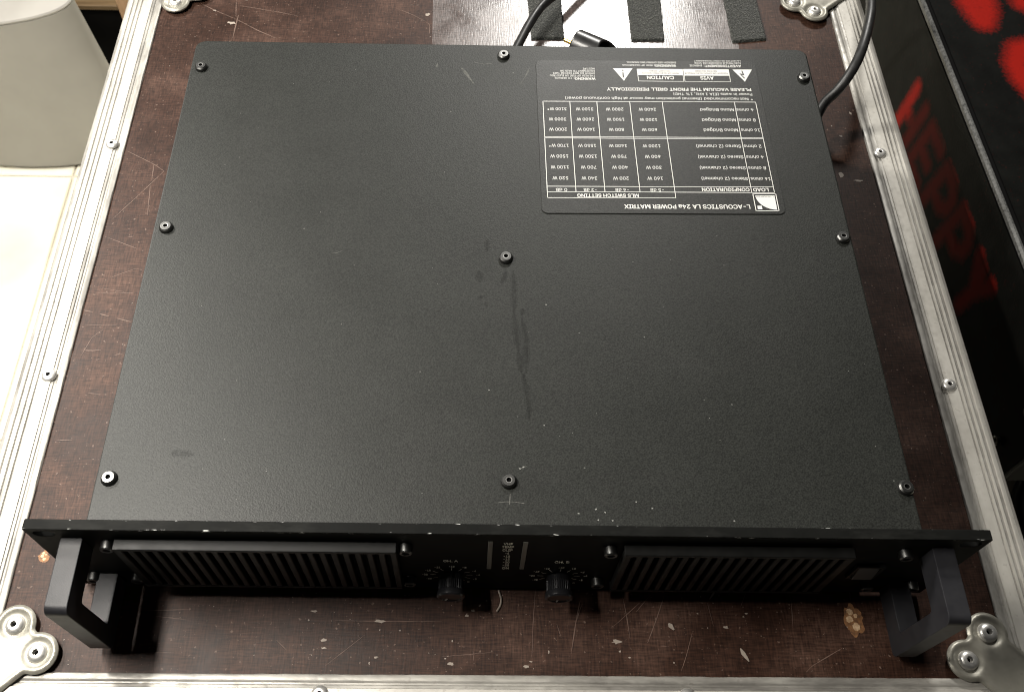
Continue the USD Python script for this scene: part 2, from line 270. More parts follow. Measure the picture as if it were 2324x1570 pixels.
def tube(P, r, n=12, sub=8):
    P = np.array(P, float); t = np.arange(len(P)); from scipy.interpolate import CubicSpline
    C = CubicSpline(t, P)(np.linspace(0, len(P) - 1, (len(P) - 1) * sub + 1)); T = np.gradient(C, axis=0); T /= np.linalg.norm(T, axis=1, keepdims=True)
    u = np.cross(T[0], (0, 0, 1.0)); u = u / np.linalg.norm(u) if np.linalg.norm(u) > 1e-3 else np.array((1.0, 0, 0)); V = []; a = np.linspace(0, 2 * np.pi, n, endpoint=False)
    for c, d in zip(C, T):
        u = u - d * (u @ d); u /= np.linalg.norm(u); w = np.cross(d, u); V.append(c + r * (np.cos(a)[:, None] * u + np.sin(a)[:, None] * w))
    k = len(C); F = []; i = np.arange(n); j = (i + 1) % n
    for s in range(k - 1): F += [np.column_stack([s * n + i, s * n + j, s * n + n + j]), np.column_stack([s * n + i, s * n + n + j, s * n + n + i])]
    V = np.vstack(V + [C[:1], C[-1:]]); F += [np.column_stack([j, i, np.full(n, k * n)]), np.column_stack([(k - 1) * n + i, (k - 1) * n + j, np.full(n, k * n + 1)])]
    m = trimesh.Trimesh(V, np.vstack(F), process=False); m.fix_normals(); return m
def ribbon(P, w, z, taper=True, jag=0.25):
    """a thin flat strip along P (x, y) of width w (mm), at height z"""
    P = np.array(P, float); L = np.r_[0, np.cumsum(np.linalg.norm(np.diff(P, axis=0), axis=1))]; n = max(4, int(L[-1] / 0.004)); s = np.linspace(0, L[-1], n)
    C = np.column_stack([np.interp(s, L, P[:, k]) for k in (0, 1)]); T = np.gradient(C, axis=0); T /= np.linalg.norm(T, axis=1, keepdims=True); N = np.column_stack([-T[:, 1], T[:, 0]])
    ww = w * 0.0005 * (1 + jag * rng.normal(size=n)).clip(0.3, 1.8)
    if taper: ww *= np.sin(np.linspace(0.12, np.pi - 0.12, n)) ** 0.5
    V = np.vstack([np.column_stack([C + N * ww[:, None], np.full(n, z)]), np.column_stack([C - N * ww[:, None], np.full(n, z)])]); i = np.arange(n - 1)
    F = np.vstack([np.column_stack([n + i, n + i + 1, i + 1]), np.column_stack([n + i, i + 1, i])])
    return trimesh.Trimesh(V, F, process=False)
def blot(x, y, rx, ry, z, n=11):
    a = np.linspace(0, 2 * np.pi, n, endpoint=False); k = 1 + 0.3 * rng.normal(size=n).clip(-1.4, 1.4)
    V = np.vstack([[x, y, z], np.column_stack([x + rx * k * np.cos(a), y + ry * k * np.sin(a), np.full(n, z)])]); i = np.arange(n)
    return trimesh.Trimesh(V, np.column_stack([np.zeros(n, int), 1 + i, 1 + (i + 1) % n]), process=False)

# ------------------------------------------------------------------ where the marks of wear lie (metres)
SCR = [(0.5, [(-0.2834, 0.3353), (-0.2601, 0.322), (-0.252, 0.3157)]), (0.5, [(-0.252, 0.3157), (-0.2664, 0.2922), (-0.2809, 0.2696)]), (0.7, [(-0.2607, 0.3219), (-0.2594, 0.3063)]), (0.5, [(-0.2597, 0.3021), (-0.2565, 0.2733)]), (0.4, [(-0.2833, 0.2537), (-0.257, 0.2425)]), (0.5, [(-0.2791, 0.2048), (-0.2523, 0.2053)]), (0.7, [(-0.2848, 0.1904), (-0.2777, 0.189)]), (0.8, [(-0.273, 0.1876), (-0.2662, 0.1856)]), (0.8, [(-0.2605, 0.1841), (-0.2507, 0.1815)]), (0.35, [(-0.2807, 0.1782), (-0.2556, 0.1791)]), (0.3, [(-0.2775, 0.2091), (-0.2589, 0.2058)]), (0.4, [(-0.2713, 0.2178), (-0.2567, 0.2255), (-0.2511, 0.2249)]), (0.35, [(-0.2783, 0.1543), (-0.2739, 0.1691), (-0.2675, 0.1755)]), (0.35, [(-0.2762, 0.1577), (-0.266, 0.159)]), (0.5, [(-0.2668, 0.2533), (-0.2628, 0.2541)]), (0.5, [(-0.2566, 0.1553), (-0.2501, 0.1565)]), (0.35, [(-0.2684, 0.1263), (-0.259, 0.1259)]), (0.4, [(-0.28, 0.0925), (-0.2701, 0.0926)]), (0.35, [(-0.2792, 0.1583), (-0.266, 0.1591)]), (0.35, [(-0.2677, 0.1513), (-0.2654, 0.1519)]), (0.4, [(0.069, 0.0002), (0.0709, -0.0136), (0.072, -0.027)]), (0.5, [(0.0943, -0.0003), (0.0887, -0.0141), (0.0817, -0.0293)]), (0.5, [(0.0449, -0.0052), (0.0423, -0.0146), (0.0404, -0.0245), (0.0382, -0.0356)]), (0.4, [(0.0458, -0.0074), (0.0434, -0.0132), (0.0418, -0.0182)]), (0.35, [(0.087, -0.0004), (0.0775, -0.0106), (0.0767, -0.0117)]), (0.35, [(0.0801, -0.0055), (0.0633, -0.02), (0.0615, -0.0211)]), (0.35, [(0.1077, -0.0231), (0.1027, -0.037), (0.0992, -0.0445)]), (0.3, [(0.1182, -0.0058), (0.1202, -0.0194)]), (0.35, [(0.0191, 0.0018), (0.0173, -0.0177), (0.0161, -0.0379)]), (0.3, [(0.1414, 0.0003), (0.1374, -0.0078)]), (0.35, [(0.0886, -0.0308), (0.0938, -0.031)]), (0.25, [(0.0307, -0.019), (0.0329, -0.0267)]), (0.35, [(-0.0957, -0.0186), (-0.061, -0.0186), (-0.0348, -0.0181)]), (0.3, [(-0.1277, -0.0298), (-0.1215, -0.0352)]), (0.3, [(-0.0991, -0.0438), (-0.0782, -0.0265)]), (0.3, [(-0.0169, -0.0348), (-0.0165, -0.0403)]), (0.3, [(-0.0343, -0.0381), (-0.0065, -0.0354)]), (0.45, [(0.1917, -0.031), (0.1734, -0.0407), (0.169, -0.0444)]), (0.35, [(0.1671, -0.0054), (0.1655, -0.02)]), (0.35, [(0.2023, 0.0021), (0.2016, -0.0035)]), (0.3, [(0.1667, -0.0007), (0.1671, -0.0054)]), (0.3, [(-0.1999, -0.0374), (-0.184, -0.0374)]), (0.3, [(-0.2064, -0.0141), (-0.1782, -0.0131)]), (0.3, [(-0.198, -0.0172), (-0.1801, -0.0188)]), (0.6, [(-0.254, 0.5035), (-0.2404, 0.4949), (-0.222, 0.4849)]), (0.6, [(-0.222, 0.4849), (-0.2002, 0.4702), (-0.1846, 0.462)]), (0.6, [(-0.2246, 0.5092), (-0.2219, 0.4871)]), (0.9, [(-0.2201, 0.4899), (-0.2208, 0.4741), (-0.2209, 0.4612)]), (0.4, [(-0.2205, 0.5015), (-0.1838, 0.4934), (-0.1693, 0.4894)]), (0.8, [(-0.0595, 0.483), (-0.0583, 0.4778), (-0.0588, 0.4695)]), (0.4, [(-0.0882, 0.5015), (-0.0723, 0.4926), (-0.0595, 0.483)])]
FLK = [(-0.0702, -0.0187, 0.0026, 0.0011), (-0.0207, -0.0149, 0.0009, 0.001), (-0.0172, -0.012, 0.0009, 0.0006), (-0.0133, -0.0091, 0.0006, 0.0006), (-0.0093, -0.0062, 0.0005, 0.0005), (-0.1004, -0.034, 0.0013, 0.0005), (-0.1083, -0.0134, 0.0016, 0.0005), (-0.1106, -0.0184, 0.0005, 0.0006), (-0.0711, -0.0388, 0.001, 0.0005), (-0.0746, -0.042, 0.0004, 0.0008), (-0.0293, -0.0418, 0.0015, 0.0009), (-0.0325, -0.0391, 0.0005, 0.0005), (-0.0286, -0.0294, 0.0004, 0.0006), (-0.1011, -0.0298, 0.002, 0.0009), (-0.0699, -0.0237, 0.0002, 0.0004), (-0.0585, -0.0238, 0.0003, 0.0004), (0.0641, -0.0288, 0.0027, 0.0012), (0.0659, -0.0343, 0.0006, 0.0006), (0.0709, -0.0375, 0.0007, 0.0004), (0.0956, -0.0401, 0.0004, 0.0005), (0.1119, -0.0123, 0.0004, 0.0004), (0.1401, -0.012, 0.0008, 0.0004), (0.138, -0.0139, 0.0005, 0.0004), (0.1272, -0.0201, 0.0013, 0.0008), (0.1148, -0.0026, 0.0003, 0.0003), (0.0129, -0.043, 0.0014, 0.0007), (0.0154, -0.0403, 0.0009, 0.0004), (0.0256, -0.0351, 0.0004, 0.0012), (-0.2246, 0.4799, 0.0033, 0.0015), (-0.216, 0.5094, 0.0012, 0.0009), (-0.2408, 0.4949, 0.001, 0.0008), (0.2771, 0.3859, 0.0008, 0.0016), (0.2596, 0.3718, 0.0004, 0.0007), (0.2576, 0.3209, 0.0017, 0.0023), (0.2697, 0.3158, 0.0028, 0.001), (0.2649, 0.3612, 0.0011, 0.0008), (-0.061, 0.4941, 0.0017, 0.0018)]
CHP = [(1.1, [(0.1231, 0.0004), (0.1197, -0.004)]), (1.6, [(0.0946, -0.0183), (0.0973, -0.0219)]), (1.8, [(0.1338, -0.0319), (0.1352, -0.035), (0.1378, -0.039)])]
HAIR = [(-0.0025, -0.0002), (-0.0011, -0.006), (-0.0018, -0.0096), (-0.0036, -0.0125)]
DRK = [(3.0, [(0.0041, 0.164), (0.0044, 0.1484), (0.0042, 0.1337)]), (3.5, [(0.0042, 0.1337), (0.0054, 0.1173), (0.0062, 0.1077)]), (3, [(0.0084, 0.1304), (0.0109, 0.1174), (0.0102, 0.0942)]), (3, [(0.0094, 0.1371), (0.0084, 0.1321)]), (3, [(0.0087, 0.0941), (0.0107, 0.0799), (0.0117, 0.0651)]), (3, [(0.0062, 0.1077), (0.0078, 0.0941)]), (3, [(-0.0114, 0.1866), (-0.0114, 0.1775)]), (4, [(-0.0164, 0.1631), (-0.0154, 0.155)]), (5, [(-0.0153, 0.1452), (-0.0144, 0.1435)]), (4, [(-0.013, 0.1396), (-0.0106, 0.1391)]), (3, [(0.0003, 0.1634), (-0.0031, 0.154)]), (3.5, [(-0.1759, 0.0436), (-0.1703, 0.0434), (-0.1638, 0.043)])]
LGT = [(2.2, [(-0.0291, 0.3321), (-0.0257, 0.3263), (-0.0206, 0.3171)]), (1.5, [(-0.0208, 0.3382), (-0.015, 0.3359), (-0.0084, 0.3367)]), (1.5, [(0.0169, 0.3331), (0.0147, 0.326), (0.0105, 0.3178)]), (0.6, [(-0.0457, 0.3364), (-0.046, 0.3323)]), (0.5, [(0.0056, 0.0367), (0.0099, 0.0388)]), (0.5, [(-0.1029, 0.1745), (-0.0991, 0.1752), (-0.0971, 0.1769)]), (0.9, [(-0.0054, 0.0182), (0.0013, 0.019), (0.008, 0.0179)]), (0.7, [(0.0009, 0.0231), (0.0004, 0.0171)])]
DOT = [(0.0226, 0.1398), (-0.0101, 0.0834), (0.0193, 0.0626), (0.0078, 0.0381), (0.0061, 0.0371), (0.0443, 0.0152), (0.049, 0.0136), (0.0354, 0.0129), (0.0453, 0.0095), (0.073, 0.0161), (0.0525, 0.0093), (0.0652, 0.0194), (0.114, 0.0098)]

# ------------------------------------------------------------------ the setting: tiled floor
ZF = -0.45
g = obj('/World', 'floor', bbox_(-2.6, 2.6, -1.6, 3.4, ZF - 0.05, ZF - 0.003), 'grout'); tag(stage.GetPrimAtPath(g), 'cream tiled floor around the flight case', None, None, 'structure')
fx = np.arange(-2.6, 2.61, 0.4) + 0.031; fy = np.arange(-1.6, 3.41, 0.4) + 0.306
for i in range(len(fx)):
    for j in range(len(fy)):
        if -1.5 < fx[i] < 1.3 and -0.8 < fy[j] < 2.0:
            obj(g, 'tile', cbox(fx[i] + 0.0015, fx[i] + 0.3985, fy[j] + 0.0015, fy[j] + 0.3985, ZF - 0.004, ZF + rng.uniform(-0.0004, 0.0004), 0.0015), 'floor_tile_cream', smooth=False)

# ------------------------------------------------------------------ flight case that carries the amplifier
case = thing('flight_case', 'brown plywood flight case with aluminium edge frame under the amplifier', 'flight case', (0, 0.2, ZF))
FA = 0.0035
def fr(m):  # the case stands a fifth of a degree askew
    m = m.copy(); m.apply_transform(trimesh.transformations.rotation_matrix(FA, (0, 0, 1))); return m
XL, XR, YF, YB = -0.2842, 0.2837, -0.0480, 0.5225; W = 0.0300
panel = obj(case, 'top_panel', fr(bbox_(XL - 0.012, XR + 0.012, YF - 0.012, YB + 0.012, -0.0095, 0.0)), 'film_plywood', smooth=False)
for a in ((XL - W + 0.003, XR + W - 0.003, YF - W + 0.003, YF - W + 0.012), (XL - W + 0.003, XR + W - 0.003, YB + W - 0.012, YB + W - 0.003), (XL - W + 0.003, XL - W + 0.012, YF - W + 0.012, YB + W - 0.012), (XR + W - 0.012, XR + W - 0.003, YF - W + 0.012, YB + W - 0.012)):
    obj(case, 'side_panel', fr(bbox_(*a, ZF + 0.06, -0.0105)), 'film_plywood', smooth=False)
obj(case, 'bottom_panel', fr(bbox_(XL - W + 0.003, XR + W - 0.003, YF - W + 0.003, YB + W - 0.003, ZF + 0.045, ZF + 0.0598)), 'film_plywood', smooth=False)
for sx in (XL - 0.01, XR + 0.01):
    for sy in (YF, YB):
        obj(case, 'foot', at(lathe([(0, 0), (0.018, 0), (0.02, 0.003), (0.017, 0.0449), (0, 0.0449)]), (sx, sy, ZF)), 'rubber_black')
# cross-section of the edge frame: offset from the inner edge, height
PROF = [(0.0, 0.0002), (0.0, 0.0013), (0.0006, 0.0018), (0.0030, 0.0022), (0.0040, 0.0018), (0.0047, 0.0014), (0.0056, 0.0014), (0.0062, 0.0021), (0.0076, 0.0023), (0.0080, 0.0030), (0.0150, 0.0031), (0.0154, 0.0024), (0.0162, 0.0023), (0.0167, 0.0034), (0.0177, 0.0034),
        (0.0182, 0.0024), (0.0196, 0.0023), (0.0202, 0.0034), (0.0212, 0.0034), (0.0218, 0.0024), (0.0234, 0.0023), (0.0240, 0.0034), (0.0250, 0.0032), (0.0262, 0.0028), (0.0285, 0.0020), (0.0296, 0.0008), (0.0300, -0.0008), (0.0300, -0.0300), (0.0285, -0.0300), (0.0285, -0.0098), (0.0125, -0.0098), (0.0125, 0.0002)]
def rail(L, worn):
    ys = np.linspace(0, L, int(L / 0.0025)); V = []
    for k, (o, h) in enumerate(PROF):
        dh = np.zeros(len(ys)); do = np.zeros(len(ys))
        if 0.0 <= o <= 0.0032 and h > 0.001:
            nz = meshkit.fbm(np.column_stack([ys * 90 + worn, np.full(len(ys), o * 900), np.full(len(ys), worn)]), 3, int(worn)) - 0.5
            dh = nz * (0.0006 if o < 0.0032 else 0.00010)
            if o < 0.0031: do = np.maximum(0, nz) * 0.0016
        V.append(np.column_stack([o + do, ys, h + dh]))
    V = np.array(V); k, n = V.shape[:2]; F = []
    for a in range(k):
        b = (a + 1) % k; i = np.arange(n - 1); F += [np.column_stack([a * n + i, a * n + i + 1, b * n + i + 1]), np.column_stack([a * n + i, b * n + i + 1, b * n + i])]
    V = V.reshape(-1, 3); v2 = np.array(PROF); vv, ff = trimesh.creation.triangulate_polygon(Polygon(v2), engine='earcut'); ff = np.array([np.argmin(((v2 - q) ** 2).sum(1)) for q in vv])[ff]
    F += [ff * n, ff[:, ::-1] * n + n - 1]
    m = trimesh.Trimesh(V, np.vstack(F), process=False); m.fix_normals(); return m
def place(m, mx):
    m = m.copy(); m.apply_transform(mx); m.fix_normals(); return fr(m)
LS = YB - YF + 2 * W; LC = XR - XL
def mx(ax, ay, o):
    X = np.eye(4); X[:3, 0] = ax; X[:3, 1] = ay; X[:3, 3] = o; return X
obj(case, 'frame_rail', place(rail(LS, 11), mx((-1, 0, 0), (0, 1, 0), (XL, YF - W, 0))), 'aluminium', smooth=24)
obj(case, 'frame_rail', place(rail(LS, 23), mx((1, 0, 0), (0, 1, 0), (XR, YF - W, 0))), 'aluminium', smooth=24)
obj(case, 'frame_rail', place(rail(LC - 0.0004, 37), mx((0, -1, 0), (1, 0, 0), (XL + 0.0002, YF, 0))), 'aluminium_across', smooth=24)
obj(case, 'frame_rail', place(rail(LC - 0.0004, 41), mx((0, 1, 0), (1, 0, 0), (XL + 0.0002, YB, 0))), 'aluminium_across', smooth=24)
def rivet(r, h):
    return lathe([(0, 0.0003), (r * 0.29, 0.0003), (r * 0.29, h * 0.92), (r * 0.33, h), (r * 0.55, h), (r * 0.78, h * 0.80), (r * 0.93, h * 0.48), (r, h * 0.1), (r, 0), (0, 0)], 30)
for x, y in ((-0.2945, 0.3391), (-0.2942, 0.1375), (0.2901, 0.3414), (0.2929, 0.1388), (-0.1002, -0.0595), (0.1006, -0.0590), (-0.0998, 0.5345), (0.1002, 0.5345)):
    rv = obj(case, 'rivet', at(rivet(0.0048, 0.0021), (x, y, 0.0032)), 'rivet_metal')
    obj(rv, 'pin_hole', at(lathe([(0, 0.0009), (0.00125, 0.0009), (0.00125, 0.0002), (0, 0.0002)], 14), (x, y, 0.0034)), 'void_black')
# pressed corner brackets, two lobes with a rivet in each and a ball over the vertex
def bracket(c1, c2, corner, sx, sy):
    d = np.array([-sx, -sy]) / math.sqrt(2); mid = (np.array(c1) + np.array(c2)) / 2
    shp = unary_union([Point(c1).buffer(0.0115, 24), Point(c2).buffer(0.0115, 24), LineString([mid, np.array(corner) + d * 0.006]).buffer(0.0158, cap_style=2)]).buffer(0.003, 12).buffer(-0.003, 12)
    shp = shp.buffer(-0.004, 12).buffer(0.004, 12)
    ext = np.array(shp.exterior.segmentize(0.0007).coords)[:-1]; x0, y0, x1, y1 = shp.bounds
    G = np.array([(x, y) for x in np.arange(x0, x1, 0.0008) for y in np.arange(y0, y1, 0.0008)]); G = G + rng.uniform(-1e-5, 1e-5, G.shape)
    ins = shapely.contains_xy(shp.buffer(-0.0005), G[:, 0], G[:, 1]); Pn = np.vstack([ext, G[ins]])
    T = Delaunay(Pn).simplices; cen = Pn[T].mean(1); T = T[shapely.contains_xy(shp, cen[:, 0], cen[:, 1])]
    bd = shapely.distance(shapely.points(Pn), shp.exterior)
    z = 0.0046 + 0.0009 * np.sqrt(np.clip(bd / 0.0016, 0, 1)) + 0.0004 * np.exp(-((bd - 0.0022) / 0.0012) ** 2)
    for c in (c1, c2):
        r = np.linalg.norm(Pn - c, axis=1); z -= 0.0011 / (1 + np.exp((r - 0.0076) / 0.0006))
    z += 0.0002 * (meshkit.fbm(np.column_stack([Pn * 160, np.zeros(len(Pn))]), 3, 5) - 0.5)
    a = Pn[T[:, 1]] - Pn[T[:, 0]]; b = Pn[T[:, 2]] - Pn[T[:, 0]]; up = (a[:, 0] * b[:, 1] - a[:, 1] * b[:, 0]) > 0; T = np.where(up[:, None], T, T[:, ::-1])
    n = len(ext); N = len(Pn); V = np.vstack([np.column_stack([Pn, z]), np.column_stack([ext, np.full(n, 0.0036)])]); i = np.arange(n); j = (i + 1) % n
    F = [T, np.column_stack([i, N + i, N + j]), np.column_stack([i, N + j, j])]
    m = trimesh.Trimesh(V, np.vstack(F), process=False); 
    br = obj(case, 'corner_bracket', m, 'zinc', smooth=35)
    for c in (c1, c2):
        obj(br, 'rivet', at(rivet(0.0056, 0.0030), (c[0], c[1], 0.0042)), 'rivet_metal')
        obj(br, 'pin_hole', at(lathe([(0, 0.0004), (0.00125, 0.0004), (0.00125, 0.0002), (0, 0.0002)], 14), (c[0], c[1], 0.0044)), 'void_black')
    ball = trimesh.creation.icosphere(4, 0.0185); ball.vertices[:, 2] *= 0.95; ball.apply_translation((corner[0] + sx * -0.010, corner[1] + sy * -0.010, -0.0095)); obj(br, 'ball_corner', ball, 'zinc', smooth=True)
bracket((-0.2740, -0.0242), (-0.2580, -0.0395), (-0.3142, -0.0780), -1, -1)
bracket((0.2742, -0.0226), (0.2593, -0.0381), (0.3137, -0.0780), 1, -1)
bracket((-0.2735, 0.4992), (-0.2575, 0.5140), (-0.3162, 0.5525), -1, 1)
bracket((0.2671, 0.5003), (0.2519, 0.5119), (0.3120, 0.5525), 1, 1)
# old glue film behind the amplifier, and the three hook strips stuck on it
gf = np.array([(-0.0570, 0.5228), (-0.0547, 0.40), (0.1970, 0.40), (0.2000, 0.5232)])
obj(case, 'glue_film', trimesh.Trimesh(np.column_stack([gf, np.full(4, 0.00012)]), [[0, 1, 2], [0, 2, 3]]), 'glue_film', smooth=False, label='greyish glossy rubbed patch of old glue')
for q in (((0.0236, 0.5225), (0.0529, 0.5225), (0.0541, 0.4648), (0.0263, 0.4642)), ((0.1095, 0.5225), (0.1389, 0.5225), (0.1374, 0.4649), (0.1094, 0.4643)), ((0.1926, 0.5225), (0.2211, 0.5225), (0.2228, 0.4682), (0.1937, 0.4639))):
    q = np.array(q[::-1]); u = np.linspace(0, 1, 40); v = np.linspace(0, 1, 70); U, Vv = np.meshgrid(u, v, indexing='ij')
    Pg = ((1 - U)[..., None] * (1 - Vv)[..., None] * q[0] + U[..., None] * (1 - Vv)[..., None] * q[1] + U[..., None] * Vv[..., None] * q[2] + (1 - U)[..., None] * Vv[..., None] * q[3])
    edge = np.minimum(np.minimum(U, 1 - U) * 0.029, np.minimum(Vv, 1 - Vv) * 0.058); h = 0.0003 + 0.0019 * np.sqrt(np.clip(edge / 0.0012, 0, 1)) + 0.0007 * (meshkit.noise(np.dstack([Pg * 1300, 0 * U]), 3) - 0.5)
    Pg = Pg + 0.0006 * (meshkit.noise(np.dstack([Pg * 500, 0 * U + 4]), 9) - 0.5)[..., None] * (edge < 1e-6)[..., None]
    Vx = np.dstack([Pg, h]).reshape(-1, 3); idx = np.arange(40 * 70).reshape(40, 70); A, B, C, D = idx[:-1, :-1], idx[1:, :-1], idx[1:, 1:], idx[:-1, 1:]
    F = np.vstack([np.column_stack([A.ravel(), B.ravel(), C.ravel()]), np.column_stack([A.ravel(), C.ravel(), D.ravel()])])
    a0 = Vx[F[0]]; 
    if np.cross(a0[1] - a0[0], a0[2] - a0[0])[2] < 0: F = F[:, ::-1]
    obj(case, 'hook_strip', trimesh.Trimesh(Vx, F, process=False), 'fabric_black', smooth=50)
# wear on the plywood
SCRZ = 0.0002
obj(panel, 'scratches', cat_([ribbon(P, w * 0.9, SCRZ) for w, P in SCR]), 'scratch_pale', smooth=False, kind='stuff')
fl = [blot(x, y, max(rx, .0004), max(ry, .0004), 0.00025) for x, y, rx, ry in FLK]
for k in range(60):
    x, y = rng.uniform(-0.28, 0.28), rng.uniform(-0.046, -0.002); fl.append(blot(x, y, *rng.uniform(0.00012, 0.0004, 2), 0.00025, 6))
for k in range(50):
    s = rng.random(); x, y = (rng.uniform(-0.282, -0.214), rng.uniform(0, 0.5)) if s < 0.35 else (rng.uniform(0.213, 0.28), rng.uniform(0, 0.5)) if s < 0.7 else (rng.uniform(-0.28, 0.25), rng.uniform(0.37, 0.52))
    fl.append(blot(x, y, *rng.uniform(0.00012, 0.0004, 2), 0.00025, 6))
obj(panel, 'paint_flecks', cat_(fl), 'fleck_pale', smooth=False, kind='stuff')
for (cx, cy, rx, ry, m) in ((0.2013, -0.0151, 0.0056, 0.0085, 'raw_wood'), (-0.2694, 0.0172, 0.0028, 0.0036, 'raw_wood')):
    
    def soft(x, y, a_, c_, zz_, n=36):
        t = np.linspace(0, 2 * np.pi, n, endpoint=False); k = 1 + 1.1 * (meshkit.fbm(np.column_stack([np.cos(t) * 2.6 + x * 900, np.sin(t) * 2.6, np.full(n, y * 700)]), 5, 3) - 0.5)
        V = np.vstack([[x, y, zz_], np.column_stack([x + a_ * k * np.cos(t), y + c_ * k * np.sin(t), np.full(n, zz_)])]); i = np.arange(n)
        return trimesh.Trimesh(V, np.column_stack([np.zeros(n, int), 1 + i, 1 + (i + 1) % n]), process=False)
    bp = obj(panel, 'bare_patch', soft(cx, cy, rx, ry, 0.00022), 'torn_wood', smooth=False)
    obj(panel, 'bare_patch', cat_([soft(cx + rx * u_, cy + ry * v_, rx * r_, ry * r_ * 0.7, 0.0003) for u_, v_, r_ in ((-0.25, 0.55, 0.30), (-0.40, 0.05, 0.34), (0.15, -0.45, 0.36), (0.25, 0.30, 0.20))]), 'raw_wood', smooth=False)
for w, P in CHP:
    P3 = np.array(P); mid = P3.mean(0)
    m = ribbon(P, w, 0.0009, True, 0.35); v = m.vertices; k = len(v) // 2; m2 = trimesh.convex.convex_hull(np.vstack([v, v * (1, 1, 0) + (0, 0, 0.0003)]) + rng.normal(0, 0.00006, (2 * len(v), 3)))
    c = obj('/World', 'plaster_chip', m2, 'fleck_pale', smooth=False)
    lab = ['thin pale chip lying just in front of the right grille', 'small pale jagged chip between the right grille and front rail', 'long pale sliver chip nearest the bare wood patch'][CHP.index((w, P))]
    tag(stage.GetPrimAtPath(c), lab, 'chip', 'pale chips on the plywood')
c = obj('/World', 'thread', tube([(x, y, 0.0009 + 0.0003 * (k % 2)) for k, (x, y) in enumerate(HAIR)], 0.00055, 8), 'fleck_pale'); tag(stage.GetPrimAtPath(c), 'short curled pale thread lying between the two knobs', 'thread')

# ------------------------------------------------------------------ amplifier
amp = thing('power_amplifier', 'black two-unit rack power amplifier lying on the flight case', 'amplifier', (0, 0.17, 0.0))
XC, HW, YB2, ZC = -0.0016, 0.2105, 0.3555, 0.0889
lo_ = rr(XC - HW, XC + HW, 0.0056, YB2, [0.0006, 0.0006, 0.007, 0.007], 7)
ch = ebev(lo_, [], 0.0055, ZC, 0.0011); obj(amp, 'top_cover', ch, 'powder_black', smooth=40)
for x in (-0.19, 0.19):
    for y in (0.05, 0.31): obj(amp, 'foot', at(lathe([(0, 0.0003), (0.009, 0.0003), (0.010, 0.0054), (0, 0.0054)]), (x, y, 0)), 'rubber_black')
# front plate with the four rack slots
def slot(cx, cz, w=0.0106, h=0.0068): return rr(cx - w / 2, cx + w / 2, cz - h / 2, cz + h / 2, h / 2 - 1e-5, 9)
pl = xz(ebev(rr(-0.2415, 0.2415, 0.004, 0.092, 0.0008, 4), [slot(sx * 0.2328, z) for sx in (-1, 1) for z in (0.0856, 0.0104)], -0.0056, 0.0, 0.00045))
obj(amp, 'front_plate', pl, 'plate_black', smooth=40)
# handles: D-shaped bars, side profile in y-z
for x0, x1 in ((-0.2265, -0.2150), (0.2155, 0.2270)):
    prof = np.vstack([[(-0.0002, 0.0085), (-0.0002, 0.0238)], [(-0.0262, 0.0238)], [(-0.0277, 0.0244), (-0.0282, 0.0258)], [(-0.0282, 0.0620), (-0.0277, 0.0634), (-0.0262, 0.0640)], [(-0.0002, 0.0640), (-0.0002, 0.0805)],
                      [(-0.0340, 0.0805), (-0.0363, 0.0799), (-0.0379, 0.0783), (-0.0385, 0.0760)], [(-0.0385, 0.0130), (-0.0379, 0.0107), (-0.0363, 0.0091), (-0.0340, 0.0085)]])
    prof = prof[::1]
    if Polygon(prof).exterior.is_ccw is False: prof = prof[::-1]
    obj(amp, 'handle', yz(ebev(prof, [], x0, x1, 0.0007)), 'handle_black', smooth=40)
# intake grilles: dark back, rim and separate slats
for xa, xb, x1st, n, pitch in ((-0.1994, -0.0565, -0.1938, 23, 0.00603), (0.0590, 0.1760, 0.0640, 19, 0.00590)):
    gr = obj(amp, 'intake_grille', bbox_(xa + 0.001, xb - 0.001, -0.0016, -0.0003, 0.0222, 0.0794), 'grille_foam', smooth=False)
    obj(gr, 'top_rim', cbox(xa, xb, -0.0062, -0.0004, 0.0783, 0.0806, 0.0004), 'grille_black'); obj(gr, 'bottom_rim', cbox(xa, xb, -0.0062, -0.0004, 0.0208, 0.0232, 0.0004), 'grille_black')
    xs = [xa] + [x1st + k * pitch for k in range(n)] + [xb]
    for k in range(n + 1):
        a = xs[k] + (0.00145 if k else 0.0); b = xs[k + 1] - (0.00145 if k < n else 0.0)
        if b - a > 0.0008: obj(gr, 'slat', cbox(a, b, -0.0060, -0.0016, 0.0230, 0.0785, 0.0004), 'grille_black')
# socket-head screws on the front
def capscrew(r=0.0035, h=0.0045):
    return lathe([(0, h * 0.5), (r * 0.52, h * 0.5), (r * 0.56, h * 0.93), (r * 0.62, h), (r * 0.86, h), (r, h * 0.88), (r, 0), (0, 0)], 24)
for x, z in ((-0.2043, 0.0742), (-0.2042, 0.0222), (-0.0522, 0.0747), (-0.0527, 0.0222), (0.0527, 0.0747), (0.0520, 0.0226), (0.2041, 0.0747), (0.2029, 0.0226), (0.2285, 0.0226), (-0.2285, 0.0226)):
    obj(amp, 'cap_screw', at(capscrew(), (x, -0.0001, z), FRONT), 'screw_black')
SIDE = trimesh.transformations.rotation_matrix(-math.pi / 2, (0, 1, 0))
for z in (0.072, 0.024): obj(amp, 'side_screw', at(capscrew(0.0036, 0.0052), (XC - HW + 0.0002, 0.0135, z), SIDE), 'screw_black')
